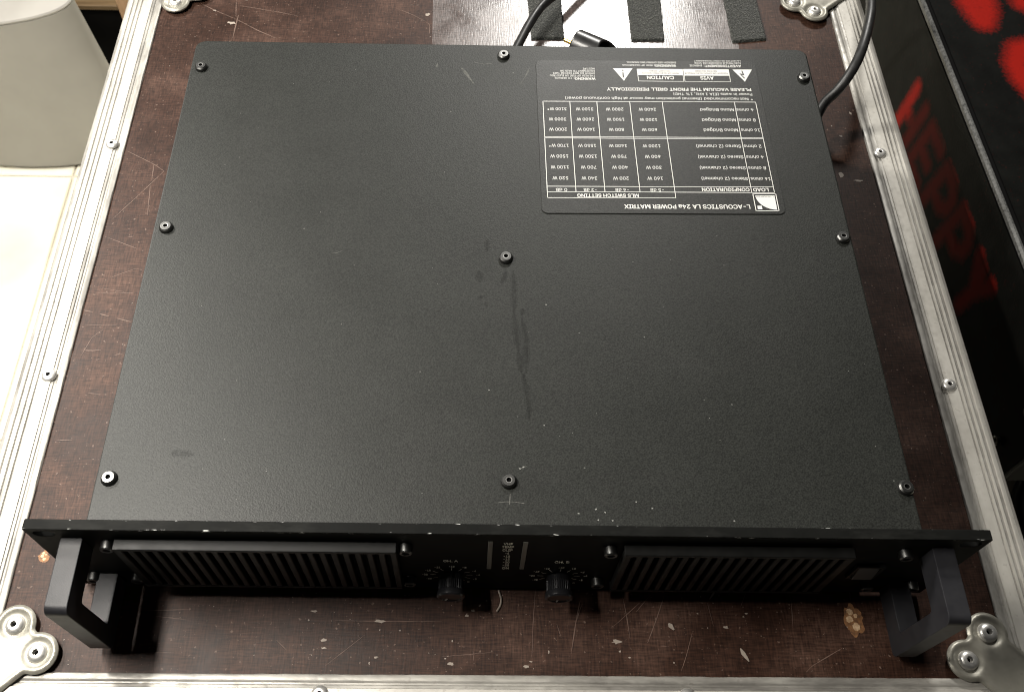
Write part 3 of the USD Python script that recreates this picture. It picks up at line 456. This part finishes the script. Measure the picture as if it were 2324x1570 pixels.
# two level knobs
for kx in (-0.0295, 0.0300):
    kz = 0.0277; R, L = 0.0078, 0.0130
    a = np.linspace(0, 2 * np.pi, 144, endpoint=False); kn = 1 - 0.055 * (np.arange(144) % 4 > 1)
    prof = [(0.0066, 0.0005, 0), (0.0068, 0.0036, 0), (0.0071, 0.0040, 1), (0.0071, 0.0088, 1), (0.0074, 0.0092, 0), (0.0078, 0.0112, 0), (0.0078, 0.0122, 0), (0.0071, L, 0), (0.0062, L, 0), (0.0058, L - 0.0005, 0), (1e-6, L - 0.0005, 0)]
    V = np.vstack([np.column_stack([r * (kn if f else 1) * np.cos(a), r * (kn if f else 1) * np.sin(a), np.full(144, z)]) for r, z, f in prof]); F = []; i = np.arange(144); j = (i + 1) % 144
    for s in range(len(prof) - 1): F += [np.column_stack([s * 144 + i, s * 144 + j, s * 144 + 144 + j]), np.column_stack([s * 144 + i, s * 144 + 144 + j, s * 144 + 144 + i])]
    kb = obj(amp, 'level_knob', at(trimesh.Trimesh(V, np.vstack(F), process=False), (kx, 0, kz), FRONT), 'knob_black', smooth=35)
    t = math.radians(-122 if kx < 0 else -100); pm = cbox(0.0036, 0.0060, -0.00045, 0.00045, L - 0.0006, L - 0.0002, 0.0001); pm.apply_transform(trimesh.transformations.rotation_matrix(t, (0, 0, 1)))
    obj(kb, 'pointer', at(pm, (kx, 0, kz), FRONT), 'print_white')
# level windows, switch
for x in (-0.0089, 0.0089):
    w = obj(amp, 'level_window', cbox(x - 0.0012, x + 0.0012, -0.0005, 0.0004, 0.0400, 0.0823, 0.0002), 'led_smoke')
sw = obj(amp, 'power_switch', xz(ebev(rr(0.1866, 0.2022, 0.0352, 0.0546, 0.0008, 4), [rr(0.1886, 0.2002, 0.0372, 0.0526, 0.0004, 3)], 0.0002, 0.0022, 0.0003)), 'grille_black')
rk = trimesh.convex.convex_hull(np.array([(x, y, z) for x in (0.1889, 0.1999) for y, z in ((-0.0004, 0.0375), (-0.0034, 0.0376), (-0.0016, 0.0450), (-0.0013, 0.0523), (-0.0004, 0.0523))])); obj(sw, 'rocker', rk, 'switch_grey', smooth=False)

# lettering -------------------------------------------------------------------
TX = {}
def glyphs(s, bold):
    if (s, bold) not in TX:
        m = meshkit.text_mesh(s, 1.0, 0.02, bold); m = m.copy(); m.apply_translation((-m.bounds[0][0], 0, 0)); TX[(s, bold)] = m
    return TX[(s, bold)]
def print_flat(parent, s, start, end, h, z, m='print_white', bold=True, t=0.00004):
    """cap tops pass through start and end (reading direction), the letters lie flat"""
    g_ = glyphs(s, bold).copy(); w = g_.bounds[1][0]; u = np.array(end) - np.array(start); L = np.linalg.norm(u); u = u / L; v = np.array((-u[1], u[0]))
    V = g_.vertices; P = np.array(start) - v * h + np.outer(V[:, 0] * L / w, u) + np.outer(V[:, 1] * h, v)
    g_.vertices = np.column_stack([P, z + V[:, 2] / 0.02 * t]); return obj(parent, 'lettering', g_, m, smooth=False)
def print_front(parent, s, xc, zc_, w, h, m='print_cream', bold=True):
    g_ = glyphs(s, bold).copy(); b = g_.bounds; V = g_.vertices; sx = w / b[1][0] if w else h * 1.0
    X = xc + (V[:, 0] - b[1][0] / 2) * sx; Zz = zc_ + (V[:, 1] - 0.5) * h
    g_.vertices = np.column_stack([X, -0.00008 - V[:, 2] / 0.02 * 0.00008, Zz]); return obj(parent, 'lettering', g_, m, smooth=False)
FP = amp + '/front_plate'
for s, z, w in (('VHF', 0.0791, 0.0047), ('TEMP', 0.0746, 0.0062), ('CLIP', 0.0697, 0.0052), ('-4', 0.0648, 0.0020), ('-10', 0.0600, 0.0033), ('-15', 0.0554, 0.0033), ('-20', 0.0506, 0.0034), ('-30', 0.0458, 0.0034), ('ON', 0.0408, 0.0036)):
    print_front(FP, s, 0.0001, z, w, 0.0030)
for kx, nm in ((-0.0295, 'CH. A'), (0.0300, 'CH. B')):
    print_front(FP, nm, kx - 0.0001, 0.0515, 0.0079, 0.0028)
    tk = []
    for k, s in enumerate(('-30', '-20', '-15', '-12', '-10', '-8', '-6', '-4', '-2', '0')):
        px_ = [(-0.0126, -0.0067), (-0.0146, 0.0007), (-0.0127, 0.0078), (-0.0074, 0.0131), (0.0004, 0.0147), (0.0073, 0.0133), (0.0126, 0.0074), (0.0149, 0.0009), (0.0131, -0.0067), (0.0095, -0.0118)][k]
        print_front(FP, s, kx + px_[0], 0.0277 + px_[1], (0.0030 if len(s) == 3 else 0.0021 if len(s) == 2 else 0.0012), 0.0023)
        a = math.atan2(px_[1], px_[0]); r0, r1 = 0.0084, 0.0118; q = np.array((math.cos(a), math.sin(a))); nn = np.array((-q[1], q[0])) * 0.00022
        R4 = [kx + q[0] * r0 + nn[0], kx + q[0] * r1 + nn[0], kx + q[0] * r1 - nn[0], kx + q[0] * r0 - nn[0]]; Z4 = [0.0277 + q[1] * r0 + nn[1], 0.0277 + q[1] * r1 + nn[1], 0.0277 + q[1] * r1 - nn[1], 0.0277 + q[1] * r0 - nn[1]]
        tk.append(trimesh.Trimesh(np.column_stack([R4, np.full(4, -0.00012), Z4]), [[0, 2, 1], [0, 3, 2]], process=False))
    obj(FP, 'dial_marks', cat_(tk), 'print_cream', smooth=False)

# label plate on the cover
u = np.array((1, 0.0141)); LZ = ZC + 0.00055
lp = rr(0.0, 0.1500, 0.0, 0.1335, [0.004, 0.004, 0.004, 0.004], 7); ca, sa = math.cos(0.0141), math.sin(0.0141)
lp = np.column_stack([0.0219 + lp[:, 0] * ca - lp[:, 1] * sa * 0.35, 0.2068 + lp[:, 0] * sa * 0.9 + lp[:, 1]])
lab = obj(amp, 'label_plate', ebev(lp, [], ZC + 0.00005, LZ, 0.00018), 'label_black', smooth=40, label='black printed data plate with white power table')
PZ = LZ + 0.00003
def T(s, a, b, h, m='print_white', bold=True, z=PZ): print_flat(lab, s, a, b, h, z, m, bold)
T('L-ACOUSTICS LA 24a POWER MATRIX', (0.1504, 0.2124), (0.0728, 0.2113), 0.0031)
T('MLS SWITCH SETTING', (0.0824, 0.2205), (0.0442, 0.2199), 0.0024)
T('LOAD', (0.1638, 0.2265), (0.1542, 0.2263), 0.0026); T('CONFIGURATION', (0.1519, 0.2264), (0.1222, 0.2259), 0.0026)
ROW = [('16 ohms', 'Stereo (2 channel)', 0.1663, 0.1540, 0.1521, 0.1230, 0.2355, ('520 W', '340 W', '200 W', '160 W')), ('8 ohms', 'Stereo (2 channel)', 0.1649, 0.1537, 0.1519, 0.1229, 0.2445, ('1100 W', '700 W', '400 W', '300 W')),
       ('4 ohms', 'Stereo (2 channel)', 0.1647, 0.1536, 0.1517, 0.1228, 0.2537, ('1500 W', '1300 W', '750 W', '600 W')), ('2 ohms', 'Stereo (2 channel)', 0.1646, 0.1533, 0.1515, 0.1227, 0.2628, ('1700 W*', '1550 W', '1400 W', '1200 W')),
       ('16 ohms', 'Mono Bridged', 0.1657, 0.1534, 0.1514, 0.1291, 0.2769, ('2000 W', '1400 W', '800 W', '600 W')), ('8 ohms', 'Mono Bridged', 0.1642, 0.1530, 0.1512, 0.1290, 0.2859, ('3000 W', '2600 W', '1500 W', '1200 W')), ('4 ohms', 'Mono Bridged', 0.1641, 0.1528, 0.1510, 0.1289, 0.2951, ('3100 W*', '3100 W', '2800 W', '2400 W'))]
for k, (a, b, x0, x1, x2, x3, y, vals) in enumerate(ROW):
    T(a, (x0, y), (x1, y - 0.0002), 0.0025, bold=False); T(b, (x2, y - 0.0002), (x3, y - 0.0006), 0.0025, bold=False)
    for j, (v, xc) in enumerate(zip(vals, (0.0343, 0.0525, 0.0723, 0.0938))):
        w = {5: 0.0098, 6: 0.0114, 7: 0.0126}[len(v)]; yy = y - (x0 - xc) * 0.0125
        T(v, (xc + w / 2, yy), (xc - w / 2, yy - w * 0.0135), 0.0025, bold=False)
for s, xc, w in (('0 dB', 0.0347, 0.0070), ('-2 dB', 0.0525, 0.0080), ('-4 dB', 0.0724, 0.0084), ('-5 dB', 0.0942, 0.0084)):
    y = 0.2244 + (xc - 0.0382) * 0.0135; T(s, (xc + w / 2, y), (xc - w / 2, y - 0.0001), 0.0024, bold=False)
T('* Not recommended (thermal protection may occur at high continuous power)', (0.1650, 0.3051), (0.0401, 0.3035), 0.0023, bold=False)
T('Power in watts (EIA 1 kHz, 1% THD)', (0.1652, 0.3095), (0.1124, 0.3088), 0.0022, bold=False); T('PLEASE VACUUM THE FRONT GRILL PERIODICALLY', (0.1651, 0.3137), (0.0683, 0.3123), 0.0026)
T('AVIS', (0.1413, 0.3240), (0.1322, 0.3239), 0.0030); T('CAUTION', (0.1144, 0.3238), (0.0961, 0.3236), 0.0030)
sm = 0.0016
T('AVERTISSEMENT:', (0.1614, 0.3363), (0.1359, 0.3359), 0.0022); T('ENERGIE', (0.1347, 0.3366), (0.1263, 0.3364), sm, bold=False); T('ELECTRIQUE DANGEREUSE VOIR', (0.1614, 0.3394), (0.1299, 0.3389), sm, bold=False); T('LA NOTICE DE FONCTIONNEMENT', (0.1616, 0.3417), (0.1298, 0.3412), sm - 0.0003, bold=False)
T('WARNING:', (0.1169, 0.3357), (0.1019, 0.3355), 0.0022); T('RISK OF HAZARDOUS', (0.1008, 0.3361), (0.0803, 0.3359), sm, bold=False); T('ENERGY! SEE OPERATING MANUAL', (0.1171, 0.3391), (0.0832, 0.3387), sm, bold=False)
T('WARNING:', (0.0612, 0.3221), (0.0466, 0.3219), 0.0021); T('TO REDUCE', (0.0454, 0.3226), (0.0338, 0.3225), sm, bold=False)
for s, x1, y in (('THE RISK OF FIRE OR ELECTRIC', 0.0306, 0.3252), ('SHOCK DO NOT EXPOSE THIS', 0.0327, 0.3275), ('EQUIPMENT TO RAIN OR', 0.0378, 0.3297), ('MOISTURE', 0.0532, 0.3320)): T(s, (0.0611, y), (x1, y - 0.0003), sm, bold=False)
def poly(name, P, m='print_white', z=PZ, holes=()):
    v, f = trimesh.creation.triangulate_polygon(Polygon(P, holes), engine='earcut'); a = v[f[:, 1]] - v[f[:, 0]]; b = v[f[:, 2]] - v[f[:, 0]]; up = (a[:, 0] * b[:, 1] - a[:, 1] * b[:, 0]) > 0
    return obj(lab, name, trimesh.Trimesh(np.column_stack([v, np.full(len(v), z)]), np.where(up[:, None], f, f[:, ::-1]), process=False), m, smooth=False)
def rules(segs, w=0.0004):
    out = []
    for a, b in segs:
        a, b = np.array(a), np.array(b); d = (b - a) / np.linalg.norm(b - a); nrm = np.array((-d[1], d[0])) * w / 2; q = [a - nrm - d * w / 2, b - nrm + d * w / 2, b + nrm + d * w / 2, a + nrm - d * w / 2]
        out.append(trimesh.Trimesh(np.column_stack([q, np.full(4, PZ)]), [[0, 1, 2], [0, 2, 3]], process=False))
    return cat_(out)
top_ = [(0.0252, 0.3015), (0.0430, 0.3018), (0.0609, 0.3020), (0.0827, 0.3023), (0.1043, 0.3026), (0.1523, 0.3033), (0.1665, 0.3035)]; bot_ = [(0.0258, 0.2191), (0.0436, 0.2240), (0.0616, 0.2242), (0.0834, 0.2245), (0.1052, 0.2203), (0.1530, 0.2254), (0.1672, 0.2256)]
obj(lab, 'table_rules', rules(list(zip(top_, bot_)) + [(top_[0], top_[-1]), ((0.0260, 0.2238), (0.1672, 0.2256)), ((0.0261, 0.2282), (0.1673, 0.2301)), ((0.0258, 0.2191), (0.1052, 0.2203)), ((0.0255, 0.2698), (0.1666, 0.2717)), ((0.0255, 0.2687), (0.1666, 0.2706))]), 'print_white', smooth=False)
for bx, md in (([(0.0900, 0.3331), (0.1209, 0.3335), (0.1207, 0.3219), (0.0902, 0.3216)], (0.3274, 0.3277)), ([(0.1216, 0.3336), (0.1523, 0.3340), (0.1523, 0.3223), (0.1215, 0.3219)], (0.3275, 0.3279))):
    obj(lab, 'box_rules', rules(list(zip(bx, bx[1:] + bx[:1])), 0.00035), 'print_white', smooth=False)
    poly('white_field', [bx[0], bx[1], (bx[1][0] - 0.0001, md[1]), (bx[0][0] + 0.0001, md[0])], z=PZ + 0.00001)
for s, a, b in (('RISQUE DE CHOC ELECTRIQUE', (0.1514, 0.3293), (0.1221, 0.3289)), ('NE PAS OUVRIR', (0.1441, 0.3314), (0.1294, 0.3312)), ('RISK OF ELECTRIC SHOCK', (0.1179, 0.3288), (0.0928, 0.3285)), ('DO NOT OPEN', (0.1120, 0.3308), (0.0983, 0.3306))): T(s, a, b, 0.0014, 'label_black', False, PZ + 0.00004)
poly('warning_triangle', [(0.0736, 0.3335), (0.0870, 0.3338), (0.0803, 0.3217)]); poly('warning_triangle', [(0.1550, 0.3340), (0.1684, 0.3343), (0.1620, 0.3225)])
poly('warning_mark', rr(0.0797, 0.0806, 0.3247, 0.3297, 0.0003, 3), 'label_black', PZ + 0.00004); poly('warning_mark', np.array([(0.08015 + 0.00062 * math.cos(t), 0.3316 + 0.00062 * math.sin(t)) for t in np.linspace(0, 6.28, 14)[:-1]]), 'label_black', PZ + 0.00004)
poly('warning_mark', [(0.1618, 0.3254), (0.1626, 0.3258), (0.1606, 0.3290), (0.1625, 0.3285), (0.1616, 0.3330), (0.1609, 0.3330), (0.1614, 0.3298), (0.1592, 0.3303)], 'label_black', PZ + 0.00004)
lg = [(0.1535, 0.2244), (0.1678, 0.2246), (0.1678, 0.2111), (0.1536, 0.2109)]; obj(lab, 'logo_frame', rules(list(zip(lg, lg[1:] + lg[:1])), 0.0005), 'print_white', smooth=False)
arc = [(0.1548 + 0.0115 * (1 - math.cos(t)) * 1.0, 0.2232 - 0.0112 * math.sin(t)) for t in np.linspace(0, math.pi / 2, 16)]
poly('logo_mark', [(0.1548, 0.2232), *arc[1:], (0.1668, 0.2120), (0.1668, 0.2234)]); poly('logo_mark', [(0.1549, 0.2149), (0.1577, 0.2149), (0.1577, 0.2121), (0.1549, 0.2121)])
T('L-ACOUSTICS', (0.1660, 0.2218), (0.1552, 0.2217), 0.0010, 'label_black', False, PZ + 0.00004)

# cover screws: domed heads with a hex socket
def domescrew():
    r, h = 0.0043, 0.0026
    return lathe([(0, 0.0008), (0.00115, 0.0008), (0.0013, h - 0.0001), (0.0017, h), (0.0031, h - 0.00005), (0.00385, h * 0.70), (r, h * 0.22), (r, 0), (0, 0)], 26)
SCREWS = [(-0.2047, 0.3287), (-0.0006, 0.3443), (0.2025, 0.3273), (-0.2042, 0.1916), (-0.0003, 0.1724), (0.2032, 0.1910), (-0.2048, 0.0288), (0.0002, 0.0297), (0.2049, 0.0287)]
for k, (x, y) in enumerate(SCREWS):
    s = obj(amp, 'cover_screw', at(domescrew(), (x, y, ZC + 0.00005)), 'screw_black', smooth=22)
    obj(s, 'socket_rim', at(lathe([(0.00128, h_ := 0.0022), (0.00135, 0.00268), (0.0017, 0.0027), (0.0018, 0.0024)], 24), (x, y, ZC + 0.00005)), 'socket_rim')
    obj(s, 'hex_socket', at(lathe([(0, 0.0011), (0.0012, 0.0011), (0.0012, 0.0009), (0, 0.0009)], 6), (x, y, ZC)), 'void_black', smooth=False)
# scuffs on the cover
COV = amp + '/top_cover'; z = ZC + 0.00006
obj(COV, 'dark_smears', cat_([ribbon(P, w * 1.5, z, True, 0.10) for w, P in DRK]), 'smear_dark', smooth=False, kind='stuff')
obj(COV, 'dark_smears', cat_([ribbon(P, w * 0.7, z + 0.00001, True, 0.15) for w, P in DRK]), 'smear_core', smooth=False, kind='stuff')
obj(COV, 'pale_scuffs', cat_([ribbon(P, w * 0.8, z + 0.00002, True, 0.4) for w, P in LGT]), 'smear_light', smooth=False, kind='stuff')
dots = [blot(x, y, 0.00045, 0.0004, z + 0.00003, 7) for x, y in DOT] + [blot(rng.uniform(-0.2, 0.2), rng.uniform(0.01, 0.35), *rng.uniform(0.00012, 0.00034, 2), z + 0.00003, 6) for k in range(60)]
obj(COV, 'dust_specks', cat_(dots), 'dust_pale', smooth=False, kind='stuff')

# ------------------------------------------------------------------ leads and plug behind the amplifier
def lead(name, P, r, label, group='black cables behind the amplifier'): c = obj('/World', name, tube(P, r, 16), 'rubber_black', smooth=True); tag(stage.GetPrimAtPath(c), label, 'cable', group)
lead('power_cable', [(0.224, 0.17, 0.0045), (0.222, 0.24, 0.0045), (0.225, 0.31, 0.0052), (0.2350, 0.3500, 0.0115), (0.2452, 0.3710, 0.0220), (0.2530, 0.3770, 0.0290), (0.2611, 0.3842, 0.0380), (0.2683, 0.3950, 0.0455), (0.2761, 0.4132, 0.0500), (0.2852, 0.4392, 0.0500), (0.2915, 0.4624, 0.0470), (0.300, 0.500, 0.040), (0.312, 0.545, 0.026), (0.330, 0.590, -0.02), (0.342, 0.620, -0.12), (0.345, 0.635, -0.28), (0.350, 0.66, -0.42), (0.37, 0.70, -0.4455)], 0.0038, 'thick black cable arching over the right aluminium rail')
lead('signal_cable', [(-0.010, 0.372, 0.045), (-0.004, 0.392, 0.030), (0.004, 0.412, 0.020), (0.0130, 0.4325, 0.0200), (0.0222, 0.4560, 0.0210), (0.0308, 0.4745, 0.0215), (0.0404, 0.4902, 0.0200), (0.060, 0.515, 0.016), (0.085, 0.545, 0.012), (0.12, 0.575, 0.004), (0.15, 0.59, -0.05), (0.16, 0.60, -0.2), (0.17, 0.62, -0.42), (0.2, 0.66, -0.4455)], 0.0036, 'black cable running back over the left hook strip')
jk = thing('cable_plug', 'black barrel plug with gold pin lying behind the amplifier', 'plug', (0.075, 0.443, 0.0))
ax = np.array((0.86, -0.51, 0.0)); L = np.linalg.norm(ax); ax /= L; R = 0.0122
n = 40; a = np.linspace(0, 2 * np.pi, n, endpoint=False); up = np.array((0, 0, 1.0)); sd = np.cross(up, ax); O = np.array((0.0597, 0.4465, R + 0.0004))
def ring(r, s, slant=0.0): return O + ax * s + np.outer(r * np.cos(a), sd) + np.outer(r * np.sin(a), up) + np.outer(slant * (r * np.sin(a) ), -ax)
rings = [ring(0.0012, -0.0002), ring(R * 0.80, 0), ring(R * 0.93, 0.0006), ring(R, 0.0022), ring(R, 0.034, 1.0), ring(R * 0.97, 0.0344, 1.0), ring(R * 0.90, 0.0342, 1.0), ring(R * 0.87, 0.033, 1.0), ring(R * 0.84, 0.008), ring(0.0005, 0.0078)]
V = np.vstack(rings); F = []; i = np.arange(n); j = (i + 1) % n
for s in range(len(rings) - 1): F += [np.column_stack([s * n + i, s * n + j, s * n + n + j]), np.column_stack([s * n + i, s * n + n + j, s * n + n + i])]
m = trimesh.Trimesh(V, np.vstack(F), process=False); m.fix_normals(); obj(jk, 'barrel', m, 'plug_black', smooth=40)
obj(jk, 'pin', tube([O - ax * 0.0085, O - ax * 0.004, O + ax * 0.001], 0.0019, 14), 'gold')

# ------------------------------------------------------------------ grey bin on the left
bn = thing('waste_bin', 'pale grey oval plastic bin standing left of the flight case', 'bin', (-0.629, 0.77, ZF))
def oval(rx, ry, z, dx=0.0, n=96):
    t = np.linspace(0, 2 * np.pi, n, endpoint=False); return np.column_stack([-0.629 + dx + rx * np.cos(t), 0.77 + ry * np.sin(t), np.full(n, z)])
def skin(rs):
    n = len(rs[0]); V = np.vstack(rs); F = []; i = np.arange(n); j = (i + 1) % n
    for s in range(len(rs) - 1): F += [np.column_stack([s * n + i, s * n + j, s * n + n + j]), np.column_stack([s * n + i, s * n + n + j, s * n + n + i])]
    m = trimesh.Trimesh(V, np.vstack(F), process=False); m.merge_vertices(digits_vertex=7); m.update_faces(m.nondegenerate_faces()); m.fix_normals(); return m
H_ = 0.241
obj(bn, 'body', skin([oval(1e-5, 1e-5, ZF + 0.001), oval(0.146, 0.049, ZF + 0.001), oval(0.1505, 0.0535, ZF + 0.006)] + [oval(0.151 - 0.0017 * k, 0.053 - 0.0003 * k, ZF + H_ * k / 1.0 * 0.98, -0.02 * k) for k in (0.02, 0.25, 0.5, 0.75, 1.0)] + [oval(0.1470, 0.0505, ZF + H_ * 0.981, -0.02), oval(1e-5, 1e-5, ZF + H_ * 0.9815, -0.02)]), 'bin_grey', smooth=40)
obj(bn, 'lid', skin([oval(1e-5, 1e-5, ZF + H_ * 0.983, -0.02), oval(0.1490, 0.0522, ZF + H_ * 0.983, -0.02), oval(0.1498, 0.0530, ZF + H_ * 0.992, -0.02), oval(0.1480, 0.0518, ZF + H_, -0.02), oval(0.12, 0.040, ZF + H_ + 0.002, -0.02), oval(1e-5, 1e-5, ZF + H_ + 0.003, -0.02)]), 'bin_grey', smooth=40)

# ------------------------------------------------------------------ wooden cabinet far left
cb = thing('wooden_cabinet', 'tan wooden cabinet with a dark open bay behind the bin', 'cabinet', (-0.6, 1.0, ZF))
obj(cb, 'side_board', cbox(-0.5085, -0.490, 0.90, 1.25, ZF + 0.0006, 0.02, 0.001), 'wood_tan'); obj(cb, 'side_board', cbox(-0.95, -0.932, 0.90, 1.25, ZF + 0.0006, 0.02, 0.001), 'wood_tan')
obj(cb, 'shelf', cbox(-0.9315, -0.509, 0.901, 1.235, -0.3335, -0.3265, 0.0006), 'wood_brown'); obj(cb, 'top_board', cbox(-0.95, -0.49, 0.90, 1.25, 0.0204, 0.038, 0.001), 'wood_tan')
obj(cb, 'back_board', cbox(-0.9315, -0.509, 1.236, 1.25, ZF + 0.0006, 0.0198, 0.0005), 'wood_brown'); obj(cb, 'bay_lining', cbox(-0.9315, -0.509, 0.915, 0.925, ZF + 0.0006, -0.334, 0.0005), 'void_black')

# ------------------------------------------------------------------ black sprayed case on the right
bc = thing('sprayed_black_case', 'black equipment case with red spray-painted letters right of the flight case', 'equipment case', (0.4254, 0.297, ZF), 1.9)
Y0, Y1, ZT, ZB = -0.135, 0.75, -0.0700, -0.1950
def stroke_field(P, strokes, w):
    d = np.full(len(P), 9.0)
    for s in strokes:
        s = np.array(s)
        for a, b in zip(s[:-1], s[1:]):
            t = np.clip(((P - a) @ (b - a)) / max((b - a) @ (b - a), 1e-12), 0, 1); d = np.minimum(d, np.linalg.norm(P - a - t[:, None] * (b - a), axis=1))
    return 1 - np.clip((d - w * 0.3) / (w * 1.6), 0, 1)
def sheet(o, eu, ev, nu, nv, field):
    U, Vv = np.meshgrid(np.linspace(0, 1, nu), np.linspace(0, 1, nv), indexing='ij'); P = np.array(o) + U[..., None] * np.array(eu) + Vv[..., None] * np.array(ev); idx = np.arange(nu * nv).reshape(nu, nv)
    A, B, C, D = idx[:-1, :-1], idx[1:, :-1], idx[1:, 1:], idx[:-1, 1:]; F = np.vstack([np.column_stack([A.ravel(), B.ravel(), C.ravel()]), np.column_stack([A.ravel(), C.ravel(), D.ravel()])]); P = P.reshape(-1, 3); return P, F, field(P)
def painted(name, o, eu, ev, nu, nv, field):
    P, F, c = sheet(o, eu, ev, nu, nv, field); p = obj(bc, name, trimesh.Trimesh(P, F, process=False), 'case_black_sprayed', smooth=False, local=True)
    pv = UsdGeom.PrimvarsAPI(stage.GetPrimAtPath(p)).CreatePrimvar('paint', Sdf.ValueTypeNames.FloatArray, 'vertex'); pv.Set(Vt.FloatArray.FromNumpy(c.astype(np.float32)))
h = -ZF
dz = h  # local z = world z - ZF
def yl(y): return y - 0.297
zt, zb = -0.121, -0.172
def ltr_P(y): return [[(y, zt), (y + 0.006, zb)], [(y, zt), (y - 0.020, zt), (y - 0.031, zt - 0.008), (y - 0.031, zt - 0.020), (y - 0.020, zt - 0.030), (y + 0.003, zt - 0.030)]]
STR = []
y = 0.545; STR += [[(y, zt), (y + 0.004, zb)], [(y - 0.03, zt), (y - 0.026, zb)], [(y, -0.147), (y - 0.028, -0.147)]]
y = 0.492; STR += [[(y - 0.03, zt), (y, zt), (y + 0.005, zb), (y - 0.026, zb)], [(y, -0.147), (y - 0.024, -0.147)]]
STR += ltr_P(0.4400) + ltr_P(0.3900); y = 0.325; STR += [[(0.338, zt), (0.318, -0.146)], [(0.306, zt), (0.318, -0.146), (0.322, zb)], [(0.326, -0.124), (0.316, -0.135)]]
STR = [[(yl(a), b + dz) for a, b in s] for s in STR]
painted('side_wall', (0, Y1, ZB + dz), (0, Y0 - Y1, 0), (0, 0, ZT - 0.006 - ZB), 620, 90, lambda P: stroke_field(P[:, 1:], STR, 0.0072))
TOPS = [[(0.048, 0.300), (0.052, 0.283)], [(0.060, 0.300), (0.052, 0.283)], [(0.046, 0.31), (0.062, 0.31)], [(0.075, 0.245), (0.066, 0.225), (0.066, 0.205), (0.073, 0.185)], [(0.10, 0.25), (0.075, 0.245)], [(0.073, 0.185), (0.10, 0.18)], [(0.09, 0.14), (0.13, 0.12)], [(0.10, 0.31), (0.13, 0.30), (0.14, 0.27)]]
painted('lid', (0.0085, Y0 + 0.004, ZT + dz), (0.34, 0, 0), (0, Y1 - Y0 - 0.008, 0), 260, 330, lambda P: stroke_field(P[:, :2], TOPS, 0.0105))
obj(bc, 'edge_trim', cbox(0.0, 0.0050, Y0, Y1, ZT - 0.0058 + dz, ZT + 0.0008 + dz, 0.0017), 'edge_grey', local=True)
obj(bc, 'inner_body', bbox_(0.0012, 0.3485, Y0 + 0.0012, Y1 - 0.001, ZB + dz, ZT - 0.0012 + dz), 'void_black', smooth=False, local=True)
obj(bc, 'end_wall', cbox(0.0005, 0.349, Y0 - 0.004, Y0 + 0.001, ZB + dz, ZT - 0.0062 + dz, 0.001), 'satin_black', local=True)
for yy, zz_ in ((-0.108, -0.129), (-0.108, -0.180), (0.60, -0.10)):
    obj(bc, 'side_screw', at(capscrew(0.0042, 0.0030), (-0.0001, yy, zz_ + dz), SIDE), 'screw_steel', local=True)
for xx in (0.07, 0.30):
    for yy in (0.10, 0.66): obj(bc, 'leg', cbox(xx - 0.02, xx + 0.02, yy - 0.02, yy + 0.02, 0.0006, ZB + dz - 0.0004, 0.002), 'satin_black', local=True)
cc = [(0.70 + 0.115 * math.cos(t), 0.215 + 0.088 * math.sin(t), ZF + 0.0072 + 0.006 * (t / 6.283)) for t in np.linspace(0.4, 0.4 + 4 * math.pi, 40)]
lead('cable_coil', cc, 0.0062, 'coiled black cable on the floor beside the sprayed black case', None)
